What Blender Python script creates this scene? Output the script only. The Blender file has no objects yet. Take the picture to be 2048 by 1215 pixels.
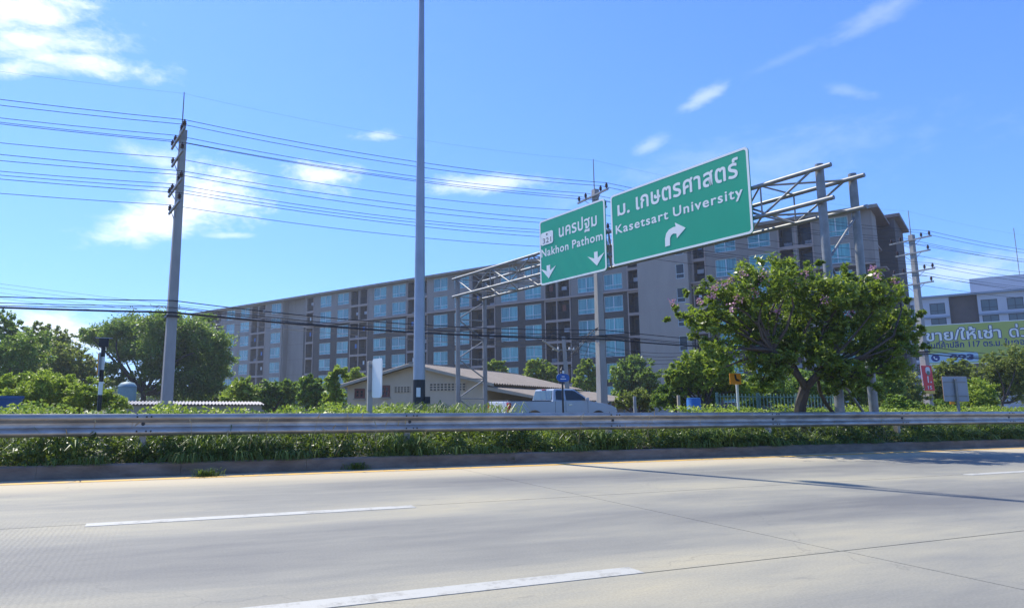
import bpy, math, random
import numpy as np
from mathutils import Vector, Matrix

rng = np.random.default_rng(7)
random.seed(7)
SC = bpy.context.scene
COL = SC.collection

# ------------------------------------------------------------------ camera, sky, sun, exposure
FPX, CX, CY, EYE = 1346.0, 880.0, 607.5, 1.1
PITCH, ROLL = 0.1495, -0.0019
cF = np.array([0, math.cos(PITCH), math.sin(PITCH)])
_U = np.array([0, -math.sin(PITCH), math.cos(PITCH)]); _R = np.array([1.0, 0, 0])
cR = math.cos(ROLL) * _R - math.sin(ROLL) * _U
cU = math.sin(ROLL) * _R + math.cos(ROLL) * _U
CAM = np.array([0, 0, EYE])
cam_d = bpy.data.cameras.new('camera'); cam = bpy.data.objects.new('camera', cam_d); COL.objects.link(cam)
cam.matrix_world = Matrix(((cR[0], cU[0], -cF[0], 0), (cR[1], cU[1], -cF[1], 0), (cR[2], cU[2], -cF[2], EYE), (0, 0, 0, 1)))
cam_d.sensor_fit = 'HORIZONTAL'; cam_d.sensor_width = 36.0; cam_d.lens = FPX / 2048 * 36
cam_d.shift_x = (1024 - CX) / 2048
cam_d.clip_start = 0.05; cam_d.clip_end = 4000
SC.camera = cam

SUN_AZ = math.atan2(-0.667, 0.745)      # direction to the sun, from +Y towards +X
SUN_EL = math.radians(52)
w = bpy.data.worlds.new('World'); SC.world = w; w.use_nodes = True
SC.view_settings.view_transform = 'Standard'; SC.view_settings.look = 'None'
SC.view_settings.gamma = 1.0; SC.view_settings.use_curve_mapping = False
SC.view_settings.exposure = 0.95
sd = bpy.data.lights.new('sun', 'SUN'); sd.energy = 3.5; sd.angle = math.radians(0.55); sd.color = (1.0, 0.95, 0.83)
sun = bpy.data.objects.new('sun', sd); COL.objects.link(sun)
_dir = Vector((math.sin(SUN_AZ) * math.cos(SUN_EL), math.cos(SUN_AZ) * math.cos(SUN_EL), math.sin(SUN_EL)))
sun.rotation_euler = _dir.to_track_quat('Z', 'Y').to_euler()

def ray(x, y): return cF + (x - CX) / FPX * cR - (y - CY) / FPX * cU
def aty(x, y, Y):
    d = ray(x, y); return CAM + d * (Y / d[1])
def atz(x, y, z):
    d = ray(x, y); return CAM + d * ((z - EYE) / d[2])
A_ROAD, A_FAC, A_SIGN = 0.3847, 2.4457, 2.0996
UU = np.array([math.cos(A_ROAD), math.sin(A_ROAD)]); NN = np.array([-UU[1], UU[0]])
def att(x, y, t):
    d = ray(x, y); return CAM + d * (t / (d[:2] @ NN))
def rd(s, t, z=0.0): return np.array([*(s * UU + t * NN), z])
def onplane(x, y, P0, d0):
    d = ray(x, y); m = np.array([-d0[1], d0[0]]); k = (np.array(P0[:2]) @ m) / (d[:2] @ m); return CAM + d * k

# ------------------------------------------------------------------ node helpers
def nt_new(nt, t, **kw):
    nd = nt.nodes.new(t)
    for k, v in kw.items():
        if k == 'inp':
            for a, b in v.items(): nd.inputs[a].default_value = b
        else: setattr(nd, k, v)
    return nd
def ramp(nt, fac, stops):
    r = nt.nodes.new('ShaderNodeValToRGB'); e = r.color_ramp.elements
    e[0].position, e[0].color = stops[0][0], (*stops[0][1], 1); e[1].position, e[1].color = stops[1][0], (*stops[1][1], 1)
    for p, c in stops[2:]:
        q = e.new(p); q.color = (*c, 1)
    nt.links.new(fac, r.inputs[0]); return r.outputs[0]
def math_n(nt, op, a, b=None, clamp=False):
    m = nt.nodes.new('ShaderNodeMath'); m.operation = op; m.use_clamp = clamp
    for i, v in enumerate((a, b)):
        if v is None: continue
        if isinstance(v, (int, float)): m.inputs[i].default_value = v
        else: nt.links.new(v, m.inputs[i])
    return m.outputs[0]
def mixc(nt, fac, a, b, mode='MIX'):
    m = nt.nodes.new('ShaderNodeMix'); m.data_type = 'RGBA'; m.blend_type = mode
    for i, v in ((0, fac), (6, a), (7, b)):
        if isinstance(v, (int, float)): m.inputs[i].default_value = v
        elif isinstance(v, tuple): m.inputs[i].default_value = (*v, 1) if len(v) == 3 else v
        else: nt.links.new(v, m.inputs[i])
    return m.outputs[2]

# sky: physical sky with clouds standing at their own bearings
def build_sky():
    nt = w.node_tree; nt.nodes.clear(); L = nt.links
    out = nt.nodes.new('ShaderNodeOutputWorld'); bg = nt.nodes.new('ShaderNodeBackground'); bg.inputs[1].default_value = 0.115
    sky = nt.nodes.new('ShaderNodeTexSky'); sky.sky_type = 'NISHITA'; sky.sun_disc = False
    sky.sun_elevation = SUN_EL; sky.sun_rotation = SUN_AZ
    sky.air_density = 1.1; sky.dust_density = 0.15; sky.ozone_density = 3.5; sky.altitude = 0
    tc = nt.nodes.new('ShaderNodeTexCoord'); v = tc.outputs['Generated']
    def noise(scale, detail, rough, stretch=(1, 1, 1), dist=0.0):
        mp = nt.nodes.new('ShaderNodeMapping'); mp.inputs['Scale'].default_value = stretch; L.new(v, mp.inputs[0])
        n_ = nt_new(nt, 'ShaderNodeTexNoise', inp={'Scale': scale, 'Detail': detail, 'Roughness': rough, 'Distortion': dist}); L.new(mp.outputs[0], n_.inputs['Vector']); return n_.outputs['Fac']
    nz = noise(7.0, 8, 0.62, (1, 1, 2.6), 0.4); nf = noise(24.0, 9, 0.66, (1, 1, 2.2), 0.3)
    nn = math_n(nt, 'SUBTRACT', math_n(nt, 'ADD', math_n(nt, 'MULTIPLY', nz, 1.0), math_n(nt, 'MULTIPLY', nf, 0.8)), 0.40)
    # px x, y, half width, half height, tilt, density
    clouds = [(40, 20, 120, 60, 0.1, 1.0), (60, 80, 150, 40, 0.0, .8), (150, 122, 120, 20, 0.1, .8), (30, 135, 90, 18, 0, .7),
              (430, 385, 120, 55, 0.15, 1.0), (350, 425, 170, 34, -0.3, .85), (640, 352, 75, 30, 0.1, .8), (755, 271, 55, 13, 0.0, .6), (970, 368, 120, 17, -0.05, .6), (330, 320, 70, 26, 0.3, .5),
              (1412, 192, 50, 14, -0.5, .34), (1760, 28, 80, 18, -0.55, .17), (1560, 122, 80, 10, -0.45, .07), (1700, 184, 38, 11, 0.2, .14), (1300, 290, 36, 14, -0.5, .25),
              (90, 665, 160, 36, 0.1, 1.0), (1960, 545, 190, 42, 0.05, .42), (460, 470, 40, 6, 0, .4), (1480, 340, 300, 60, -.2, .12)]
    total = None
    for (x, y, a, b, tl, den) in clouds:
        c = ray(x, y); c = c / np.linalg.norm(c)
        ct, st = math.cos(tl), math.sin(tl)
        e1 = ray(x + ct * 10, y + st * 10); e1 = e1 / np.linalg.norm(e1) - c; e1 = e1 - c * (e1 @ c); e1 = e1 / np.linalg.norm(e1)
        e2 = np.cross(c, e1)
        sa = a * 1.35 / FPX; sb = b * 1.35 / FPX
        def dot(vec):
            n_ = nt_new(nt, 'ShaderNodeVectorMath', operation='DOT_PRODUCT'); L.new(v, n_.inputs[0]); n_.inputs[1].default_value = tuple(vec); return n_.outputs['Value']
        d1 = math_n(nt, 'POWER', math_n(nt, 'MULTIPLY', dot(e1), 1 / sa), 2.0); d2 = math_n(nt, 'POWER', math_n(nt, 'MULTIPLY', dot(e2), 1 / sb), 2.0)
        front = math_n(nt, 'GREATER_THAN', dot(c), 0.3)
        m = math_n(nt, 'SUBTRACT', 1.0, math_n(nt, 'SQRT', math_n(nt, 'ADD', d1, d2)))
        m = math_n(nt, 'MULTIPLY', math_n(nt, 'MAXIMUM', m, -1.0), 0.55)
        m = math_n(nt, 'ADD', m, nn)
        mr = nt_new(nt, 'ShaderNodeMapRange', interpolation_type='SMOOTHSTEP', inp={'From Min': 0.53, 'From Max': 1.12, 'To Min': 0.0, 'To Max': den}); L.new(m, mr.inputs[0])
        m = math_n(nt, 'MULTIPLY', mr.outputs[0], front)
        total = m if total is None else math_n(nt, 'MAXIMUM', total, m)
    # the rest of the sky: scattered small clouds of the same kind
    wide = noise(2.6, 7, 0.6, (1, 1, 2.4), 0.3)
    mr = nt_new(nt, 'ShaderNodeMapRange', interpolation_type='SMOOTHSTEP', inp={'From Min': 0.60, 'From Max': 0.78, 'To Min': 0.0, 'To Max': 0.7}); L.new(wide, mr.inputs[0])
    dn = nt_new(nt, 'ShaderNodeVectorMath', operation='DOT_PRODUCT'); L.new(v, dn.inputs[0]); dn.inputs[1].default_value = (0.05, 0.95, 0.2)
    back = math_n(nt, 'LESS_THAN', dn.outputs['Value'], 0.55)
    total = math_n(nt, 'MAXIMUM', total, math_n(nt, 'MULTIPLY', mr.outputs[0], back))
    # deep saturated blue of the photograph: each channel compressed towards its own ceiling
    K = 0.225; sp = nt.nodes.new('ShaderNodeSeparateColor'); cb = nt.nodes.new('ShaderNodeCombineColor'); L.new(sky.outputs[0], sp.inputs[0])
    for i, (ga, co) in enumerate(((.57, .50), (.85, .34), (1.25, .12))):
        c_ = sp.outputs[i]; L.new(math_n(nt, 'DIVIDE', math_n(nt, 'MULTIPLY', c_, ga), math_n(nt, 'ADD', math_n(nt, 'MULTIPLY', c_, co * K), 1.0)), cb.inputs[i])
    col = mixc(nt, total, cb.outputs[0], (6.2, 6.5, 6.9))
    L.new(col, bg.inputs[0]); L.new(bg.outputs[0], out.inputs[0])
build_sky()

# ------------------------------------------------------------------ materials
def M(name, base, rough=0.7, metal=0.0, var=None, scale=3.0, bump=0.0, bscale=None, spec=0.5, stretch=(1, 1, 1), detail=5, emit=None):
    m = bpy.data.materials.new(name); m.use_nodes = True; nt = m.node_tree; b = nt.nodes['Principled BSDF']
    b.inputs['Roughness'].default_value = rough; b.inputs['Metallic'].default_value = metal; b.inputs['Specular IOR Level'].default_value = spec
    b.inputs['Base Color'].default_value = (*base, 1)
    if var is not None or bump:
        g = nt.nodes.new('ShaderNodeNewGeometry'); mp = nt.nodes.new('ShaderNodeMapping'); mp.inputs['Scale'].default_value = stretch
        nt.links.new(g.outputs['Position'], mp.inputs[0])
        n_ = nt_new(nt, 'ShaderNodeTexNoise', inp={'Scale': scale, 'Detail': detail, 'Roughness': 0.62}); nt.links.new(mp.outputs[0], n_.inputs['Vector'])
        if var is not None:
            nt.links.new(ramp(nt, n_.outputs['Fac'], [(0.3, base), (0.7, var)]), b.inputs['Base Color'])
        if bump:
            n2 = nt_new(nt, 'ShaderNodeTexNoise', inp={'Scale': bscale or scale * 4, 'Detail': 4}); nt.links.new(mp.outputs[0], n2.inputs['Vector'])
            bp = nt_new(nt, 'ShaderNodeBump', inp={'Strength': bump, 'Distance': 0.02}); nt.links.new(n2.outputs['Fac'], bp.inputs['Height']); nt.links.new(bp.outputs[0], b.inputs['Normal'])
    return m
def leaf_mat(name, dark, light, trans=0.35, rough=0.45, spec=0.35, warm=None):
    m = bpy.data.materials.new(name); m.use_nodes = True; nt = m.node_tree; L = nt.links; b = nt.nodes['Principled BSDF']; out = nt.nodes['Material Output']
    g = nt.nodes.new('ShaderNodeNewGeometry')
    n_ = nt_new(nt, 'ShaderNodeTexNoise', inp={'Scale': 0.9, 'Detail': 3}); L.new(g.outputs['Position'], n_.inputs['Vector'])
    f = math_n(nt, 'ADD', math_n(nt, 'MULTIPLY', g.outputs['Random Per Island'], 0.55), math_n(nt, 'MULTIPLY', n_.outputs['Fac'], 0.55))
    stops = [(0.2, dark), (0.75, light)]
    if warm: stops.append((0.98, warm))
    c = ramp(nt, f, stops)
    L.new(c, b.inputs['Base Color']); b.inputs['Roughness'].default_value = rough; b.inputs['Specular IOR Level'].default_value = spec
    t = nt.nodes.new('ShaderNodeBsdfTranslucent'); tcx = mixc(nt, 0.5, c, (0.30, 0.42, 0.03), 'MIX'); L.new(tcx, t.inputs[0])
    mx = nt.nodes.new('ShaderNodeMixShader'); mx.inputs[0].default_value = trans; L.new(b.outputs[0], mx.inputs[1]); L.new(t.outputs[0], mx.inputs[2]); L.new(mx.outputs[0], out.inputs[0])
    return m

MT = {}
MT['concrete_pole'] = M('concrete_pole', (0.30, 0.29, 0.27), 0.85, var=(0.40, 0.385, 0.36), scale=2.2, stretch=(1, 1, .3), bump=.15)
MT['galv'] = M('galvanised_steel', (0.19, 0.195, 0.195), 0.5, 0.4, var=(0.30, 0.30, 0.29), scale=4)
MT['rail'] = M('guardrail_steel', (0.27, 0.25, 0.23), 0.42, 0.65, var=(0.52, 0.50, 0.47), scale=2.2, stretch=(1, 1, 3), detail=9, bump=.12, bscale=1.5)
MT['lamp_post'] = M('lamp_post_steel', (0.30, 0.33, 0.37), 0.45, 0.55, var=(0.38, 0.41, 0.45), scale=1.5)
MT['rust_steel'] = M('weathered_steel', (0.24, 0.22, 0.20), 0.6, 0.3, var=(0.36, 0.34, 0.32), scale=2.5, stretch=(1, 1, .5))
MT['dark_wire'] = M('cable_black', (0.015, 0.015, 0.02), 0.6)
MT['insulator'] = M('insulator_brown', (0.06, 0.035, 0.035), 0.25)
MT['black'] = M('black_paint', (0.02, 0.02, 0.022), 0.5)
MT['white'] = M('white_paint', (0.72, 0.72, 0.70), 0.5, var=(0.8, 0.8, 0.79))
MT['green_sign'] = M('green_sign_sheeting', (0.006, 0.36, 0.20), 0.42, var=(0.008, 0.39, 0.215), scale=.8, spec=.4)
MT['sign_white'] = M('sign_white_sheeting', (0.88, 0.89, 0.84), 0.45)
MT['sign_back'] = M('sign_back', (0.26, 0.29, 0.34), 0.5, 0.4, var=(0.34, 0.36, 0.40), scale=2)
MT['taupe'] = M('taupe_render', (0.25, 0.215, 0.195), 0.9, var=(0.34, 0.29, 0.26), scale=.5, stretch=(1, 1, .25), detail=8)
MT['taupe_lit'] = M('taupe_lit_render', (0.35, 0.295, 0.26), 0.9, var=(0.44, 0.37, 0.32), scale=.5, stretch=(1, 1, .25), detail=8)  # taupe brightened in its colour for the wall faces that catch more light
MT['brown'] = M('dark_brown_render', (0.068, 0.057, 0.052), 0.9, var=(0.108, 0.09, 0.08), scale=.5, stretch=(1, 1, .25), detail=8)
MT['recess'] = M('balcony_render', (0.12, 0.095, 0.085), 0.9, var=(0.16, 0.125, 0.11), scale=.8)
MT['trim'] = M('balcony_frame_render', (0.38, 0.29, 0.26), 0.9, var=(0.43, 0.33, 0.29), scale=.6)
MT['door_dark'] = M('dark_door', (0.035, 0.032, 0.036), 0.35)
MT['win_frame'] = M('white_window_frame', (0.62, 0.68, 0.70), 0.5)
MT['roofedge'] = M('roof_metal_brown', (0.20, 0.14, 0.125), 0.6, var=(0.26, 0.185, 0.165), scale=1.0)
def curtain_glass():
    m = bpy.data.materials.new('curtained_glass'); m.use_nodes = True; nt = m.node_tree; b = nt.nodes['Principled BSDF']
    g = nt.nodes.new('ShaderNodeNewGeometry'); oi = nt.nodes.new('ShaderNodeObjectInfo')
    mp = nt_new(nt, 'ShaderNodeMapping'); mp.inputs['Rotation'].default_value = (0, 0, -A_FAC); mp.inputs['Scale'].default_value = (9, .5, .25); nt.links.new(g.outputs['Position'], mp.inputs[0])
    n_ = nt_new(nt, 'ShaderNodeTexNoise', inp={'Scale': 1.0, 'Detail': 2}); nt.links.new(mp.outputs[0], n_.inputs['Vector'])
    c = ramp(nt, n_.outputs['Fac'], [(0.35, (0.06, 0.27, 0.29)), (0.65, (0.17, 0.47, 0.47))])
    c2 = ramp(nt, oi.outputs['Random'], [(0.0, (0.55, 0.6, 0.65)), (1.0, (1.1, 1.1, 1.1))])
    nt.links.new(mixc(nt, 1.0, c, c2, 'MULTIPLY'), b.inputs['Base Color']); b.inputs['Roughness'].default_value = 0.12; b.inputs['Specular IOR Level'].default_value = 0.8
    return m
MT['glass'] = curtain_glass()
MT['glass_dark'] = M('dark_glass', (0.02, 0.03, 0.038), 0.1, spec=.45)
MT['glass_blue'] = M('blue_grey_glass', (0.07, 0.115, 0.13), 0.15, spec=.7)
MT['cream'] = M('cream_render', (0.60, 0.46, 0.32), 0.9, var=(0.68, 0.53, 0.38), scale=.9)
MT['cream_shade'] = M('vent_shade', (0.09, 0.075, 0.06), 0.9)  # shade inside the vent block holes, painted as a dark colour
MT['asbestos'] = M('corrugated_cement', (0.24, 0.195, 0.155), 0.9, var=(0.34, 0.285, 0.23), scale=2.5)
MT['fascia'] = M('fascia_board', (0.40, 0.33, 0.25), 0.8, var=(0.46, 0.39, 0.30), scale=2)
MT['shutter'] = M('red_brown_shutter', (0.20, 0.07, 0.05), 0.7)
MT['white_wall'] = M('pale_grey_render', (0.52, 0.52, 0.57), 0.85, var=(0.58, 0.58, 0.62), scale=.3)
MT['bark'] = M('bark', (0.055, 0.042, 0.035), 0.95, var=(0.11, 0.09, 0.075), scale=5, bump=.6, stretch=(1, 1, .3))
MT['truck'] = M('silver_blue_car_paint', (0.42, 0.46, 0.50), 0.25, 0.2, spec=.6)
MT['truck_white'] = M('tailgate_paint', (0.72, 0.74, 0.76), 0.3, 0.25)
MT['rubber'] = M('tyre_rubber', (0.02, 0.02, 0.02), 0.8)
MT['red_lens'] = M('red_lens', (0.45, 0.015, 0.02), 0.2)
MT['chrome'] = M('chrome', (0.6, 0.6, 0.6), 0.15, 1.0)
MT['blue'] = M('blue_plastic', (0.02, 0.14, 0.42), 0.5, var=(0.03, 0.17, 0.48), scale=3)
MT['blue_deep'] = M('deep_blue_plastic', (0.012, 0.075, 0.21), 0.5, var=(0.02, 0.10, 0.26), scale=2)
MT['blue_sign'] = M('blue_sign', (0.02, 0.12, 0.42), 0.4)
MT['orange'] = M('orange_sheeting', (0.85, 0.33, 0.02), 0.5)
MT['yellow'] = M('yellow_paint', (0.80, 0.55, 0.10), 0.6)
MT['red'] = M('red_vinyl', (0.85, 0.035, 0.04), 0.5)
MT['board'] = M('billboard_vinyl', (0.40, 0.46, 0.10), 0.55, var=(0.52, 0.56, 0.16), scale=.25)
MT['navy'] = M('navy_print', (0.02, 0.04, 0.20), 0.5)
MT['pale_blue'] = M('pale_blue_print', (0.42, 0.60, 0.72), 0.5)
MT['green_fence'] = M('green_fence_paint', (0.12, 0.22, 0.17), 0.5)
MT['pale_tank'] = M('pale_blue_sheet', (0.16, 0.27, 0.31), 0.6, var=(0.22, 0.34, 0.37), scale=3)
MT['leaf_bush'] = leaf_mat('bush_leaves', (0.065, 0.12, 0.025), (0.22, 0.35, 0.06), .46)
MT['leaf_bright'] = leaf_mat('bright_leaves', (0.14, 0.23, 0.025), (0.44, 0.54, 0.07), .48)
MT['leaf_yellow'] = leaf_mat('yellow_green_vine', (0.124, 0.217, 0.031), (0.403, 0.496, 0.078), .4, warm=(0.550, 0.550, 0.124))
MT['leaf_grass'] = leaf_mat('grass_blades', (0.035, 0.075, 0.018), (0.14, 0.22, 0.045), .34, .45, .35, warm=(0.30, 0.34, 0.10))
MT['leaf_tree'] = leaf_mat('flowering_tree_leaves', (0.075, 0.13, 0.022), (0.26, 0.35, 0.045), .5, .32, .6, warm=(0.46, 0.48, 0.08))
MT['leaf_dark'] = leaf_mat('rain_tree_leaves', (0.08, 0.15, 0.04), (0.24, 0.38, 0.075), .48)
MT['leaf_olive'] = leaf_mat('olive_leaves', (0.10, 0.14, 0.04), (0.32, 0.36, 0.09), .46)
MT['leaf_weed'] = leaf_mat('weed_leaves', (0.025, 0.05, 0.014), (0.12, 0.18, 0.035), .32, .4, .45, warm=(0.24, 0.30, 0.05))
MT['flower'] = leaf_mat('pink_blossom', (0.45, 0.16, 0.34), (0.62, 0.30, 0.50), .3)
MT['soil'] = M('verge_soil', (0.05, 0.055, 0.025), 0.95, var=(0.10, 0.085, 0.05), scale=2, bump=.5)
MT['ground'] = M('rough_ground', (0.06, 0.08, 0.03), 0.95, var=(0.12, 0.11, 0.06), scale=.3, bump=.3)
MT['asphalt'] = M('side_road_asphalt', (0.10, 0.10, 0.10), 0.9, var=(0.14, 0.135, 0.13), scale=1.5)
MT['kerb'] = M('kerb_concrete', (0.13, 0.10, 0.078), 0.9, var=(0.25, 0.20, 0.155), scale=2.2, bump=.4, stretch=(1, 1, 3))

def road_mat():
    m = bpy.data.materials.new('road_concrete'); m.use_nodes = True; nt = m.node_tree; L = nt.links; b = nt.nodes['Principled BSDF']
    g = nt.nodes.new('ShaderNodeNewGeometry')
    mp = nt_new(nt, 'ShaderNodeMapping'); mp.inputs['Rotation'].default_value = (0, 0, -A_ROAD); L.new(g.outputs['Position'], mp.inputs[0])
    sep = nt.nodes.new('ShaderNodeSeparateXYZ'); L.new(mp.outputs[0], sep.inputs[0])
    st = nt_new(nt, 'ShaderNodeMapping'); st.inputs['Scale'].default_value = (0.16, 0.62, 1); L.new(mp.outputs[0], st.inputs[0])
    big = nt_new(nt, 'ShaderNodeTexNoise', inp={'Scale': 1.0, 'Detail': 5, 'Roughness': .6, 'Distortion': .4}); L.new(st.outputs[0], big.inputs['Vector'])
    mid = nt_new(nt, 'ShaderNodeTexNoise', inp={'Scale': 3.0, 'Detail': 8, 'Roughness': .65}); L.new(st.outputs[0], mid.inputs['Vector'])
    fin = nt_new(nt, 'ShaderNodeTexNoise', inp={'Scale': 60.0, 'Detail': 3, 'Roughness': .6}); L.new(mp.outputs[0], fin.inputs['Vector'])
    # wheel paths: two darker polished bands in each lane
    lane = math_n(nt, 'DIVIDE', math_n(nt, 'SUBTRACT', sep.outputs[1], 0.45), 3.4)
    fr = math_n(nt, 'FRACT', lane)
    band = math_n(nt, 'SINE', math_n(nt, 'MULTIPLY', fr, math.pi))
    wheel = math_n(nt, 'POWER', math_n(nt, 'ABSOLUTE', band), 1.6)
    f = math_n(nt, 'ADD', math_n(nt, 'MULTIPLY', wheel, 0.30), math_n(nt, 'MULTIPLY', big.outputs['Fac'], 0.95))
    f = math_n(nt, 'ADD', f, math_n(nt, 'MULTIPLY', math_n(nt, 'SUBTRACT', mid.outputs['Fac'], 0.56), 0.55))
    c = ramp(nt, f, [(0.22, (0.41, 0.36, 0.245)), (0.44, (0.315, 0.292, 0.225)), (0.62, (0.235, 0.226, 0.192)), (0.88, (0.145, 0.143, 0.136))])
    c = mixc(nt, 1.0, c, ramp(nt, fin.outputs['Fac'], [(0.3, (0.86, 0.86, 0.86)), (0.7, (1.08, 1.08, 1.08))]), 'MULTIPLY')
    # brushed grooves across the lane on the slabs to the left
    wv = nt_new(nt, 'ShaderNodeTexWave', wave_type='BANDS', bands_direction='X', inp={'Scale': 7.0, 'Distortion': 4.0, 'Detail': 2, 'Detail Scale': 2.5}); L.new(mp.outputs[0], wv.inputs['Vector'])
    left = nt_new(nt, 'ShaderNodeMapRange', inp={'From Min': 0.0, 'From Max': -1.3, 'To Min': 0.0, 'To Max': 1.0}); L.new(sep.outputs[0], left.inputs[0])
    near = nt_new(nt, 'ShaderNodeMapRange', inp={'From Min': 7.9, 'From Max': 7.1, 'To Min': 0.15, 'To Max': 1.0}); L.new(sep.outputs[1], near.inputs[0])
    k = math_n(nt, 'MULTIPLY', math_n(nt, 'MULTIPLY', left.outputs[0], near.outputs[0]), wv.outputs['Fac'])
    c = mixc(nt, math_n(nt, 'MULTIPLY', k, 0.22), c, (0.12, 0.11, 0.10))
    # pale dust washed against the kerb
    dust = nt_new(nt, 'ShaderNodeMapRange', interpolation_type='SMOOTHSTEP', inp={'From Min': 9.9, 'From Max': 11.4, 'To Min': 0.0, 'To Max': .8}); L.new(math_n(nt, 'ADD', sep.outputs[1], math_n(nt, 'MULTIPLY', mid.outputs['Fac'], .8)), dust.inputs[0])
    c = mixc(nt, dust.outputs[0], c, (0.50, 0.42, 0.29))
    # fine wandering cracks and oil drips along the lane
    ck = nt_new(nt, 'ShaderNodeTexVoronoi', feature='DISTANCE_TO_EDGE', inp={'Scale': .16, 'Randomness': 1.0}); wn = nt_new(nt, 'ShaderNodeTexNoise', inp={'Scale': 1.3, 'Detail': 6}); L.new(mp.outputs[0], wn.inputs['Vector'])
    wv2 = nt_new(nt, 'ShaderNodeVectorMath', operation='MULTIPLY_ADD'); L.new(wn.outputs['Color'], wv2.inputs[0]); wv2.inputs[1].default_value = (1.1, 1.1, 0); L.new(mp.outputs[0], wv2.inputs[2]); L.new(wv2.outputs[0], ck.inputs['Vector'])
    crk = math_n(nt, 'LESS_THAN', ck.outputs['Distance'], 0.0011)
    c = mixc(nt, math_n(nt, 'MULTIPLY', crk, 0.22), c, (0.10, 0.095, 0.085))
    oil = nt_new(nt, 'ShaderNodeTexNoise', inp={'Scale': 9.0, 'Detail': 4, 'Roughness': .7}); L.new(st.outputs[0], oil.inputs['Vector'])
    om = nt_new(nt, 'ShaderNodeMapRange', inp={'From Min': .62, 'From Max': .78, 'To Min': 0.0, 'To Max': .6}); L.new(oil.outputs['Fac'], om.inputs[0])
    c = mixc(nt, om.outputs[0], c, (0.13, 0.125, 0.115))
    # small chips and drips
    vo = nt_new(nt, 'ShaderNodeTexVoronoi', inp={'Scale': 2.2}); L.new(mp.outputs[0], vo.inputs['Vector'])
    spot = math_n(nt, 'LESS_THAN', vo.outputs['Distance'], 0.035)
    c = mixc(nt, math_n(nt, 'MULTIPLY', spot, 0.45), c, (0.16, 0.15, 0.14))
    L.new(c, b.inputs['Base Color']); b.inputs['Roughness'].default_value = 0.78; b.inputs['Specular IOR Level'].default_value = .35
    h = math_n(nt, 'ADD', math_n(nt, 'MULTIPLY', fin.outputs['Fac'], 0.5), math_n(nt, 'MULTIPLY', k, 0.8))
    bp = nt_new(nt, 'ShaderNodeBump', inp={'Strength': .35, 'Distance': .01}); L.new(h, bp.inputs['Height']); L.new(bp.outputs[0], b.inputs['Normal'])
    return m
MT['road'] = road_mat()
def paint_mat(name, col, wear):
    m = bpy.data.materials.new(name); m.use_nodes = True; nt = m.node_tree; b = nt.nodes['Principled BSDF']
    g = nt.nodes.new('ShaderNodeNewGeometry'); n_ = nt_new(nt, 'ShaderNodeTexNoise', inp={'Scale': 5, 'Detail': 12, 'Roughness': .78}); nt.links.new(g.outputs['Position'], n_.inputs['Vector'])
    nt.links.new(ramp(nt, n_.outputs['Fac'], [(wear - .13, (0.26, 0.245, 0.205)), (wear, col)]), b.inputs['Base Color']); b.inputs['Roughness'].default_value = .7
    return m
MT['line_white'] = paint_mat('lane_paint_white', (0.42, 0.41, 0.365), .50)
MT['line_yellow'] = paint_mat('lane_paint_yellow', (0.62, 0.36, 0.07), .50)

# ------------------------------------------------------------------ object helpers
def tag(o, label=None, cat=None, group=None, kind=None):
    if label: o['label'] = label
    if cat: o['category'] = cat
    if group: o['group'] = group
    if kind: o['kind'] = kind
    return o
def thing(name, label, cat, loc=(0, 0, 0), rz=0.0, group=None):
    o = bpy.data.objects.new(name, None); o.empty_display_size = .2; COL.objects.link(o)
    o.location = tuple(float(v) for v in loc); o.rotation_euler = (0, 0, rz)
    return tag(o, label, cat, group)
def link(name, mesh, parent=None, loc=(0, 0, 0)):
    o = bpy.data.objects.new(name, mesh); COL.objects.link(o)
    if parent is not None: o.parent = parent
    o.location = tuple(float(v) for v in loc); return o
def copy_tree(o, parent=None):
    c = o.copy(); COL.objects.link(c); c.parent = parent
    for ch in o.children: copy_tree(ch, c)
    return c

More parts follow.
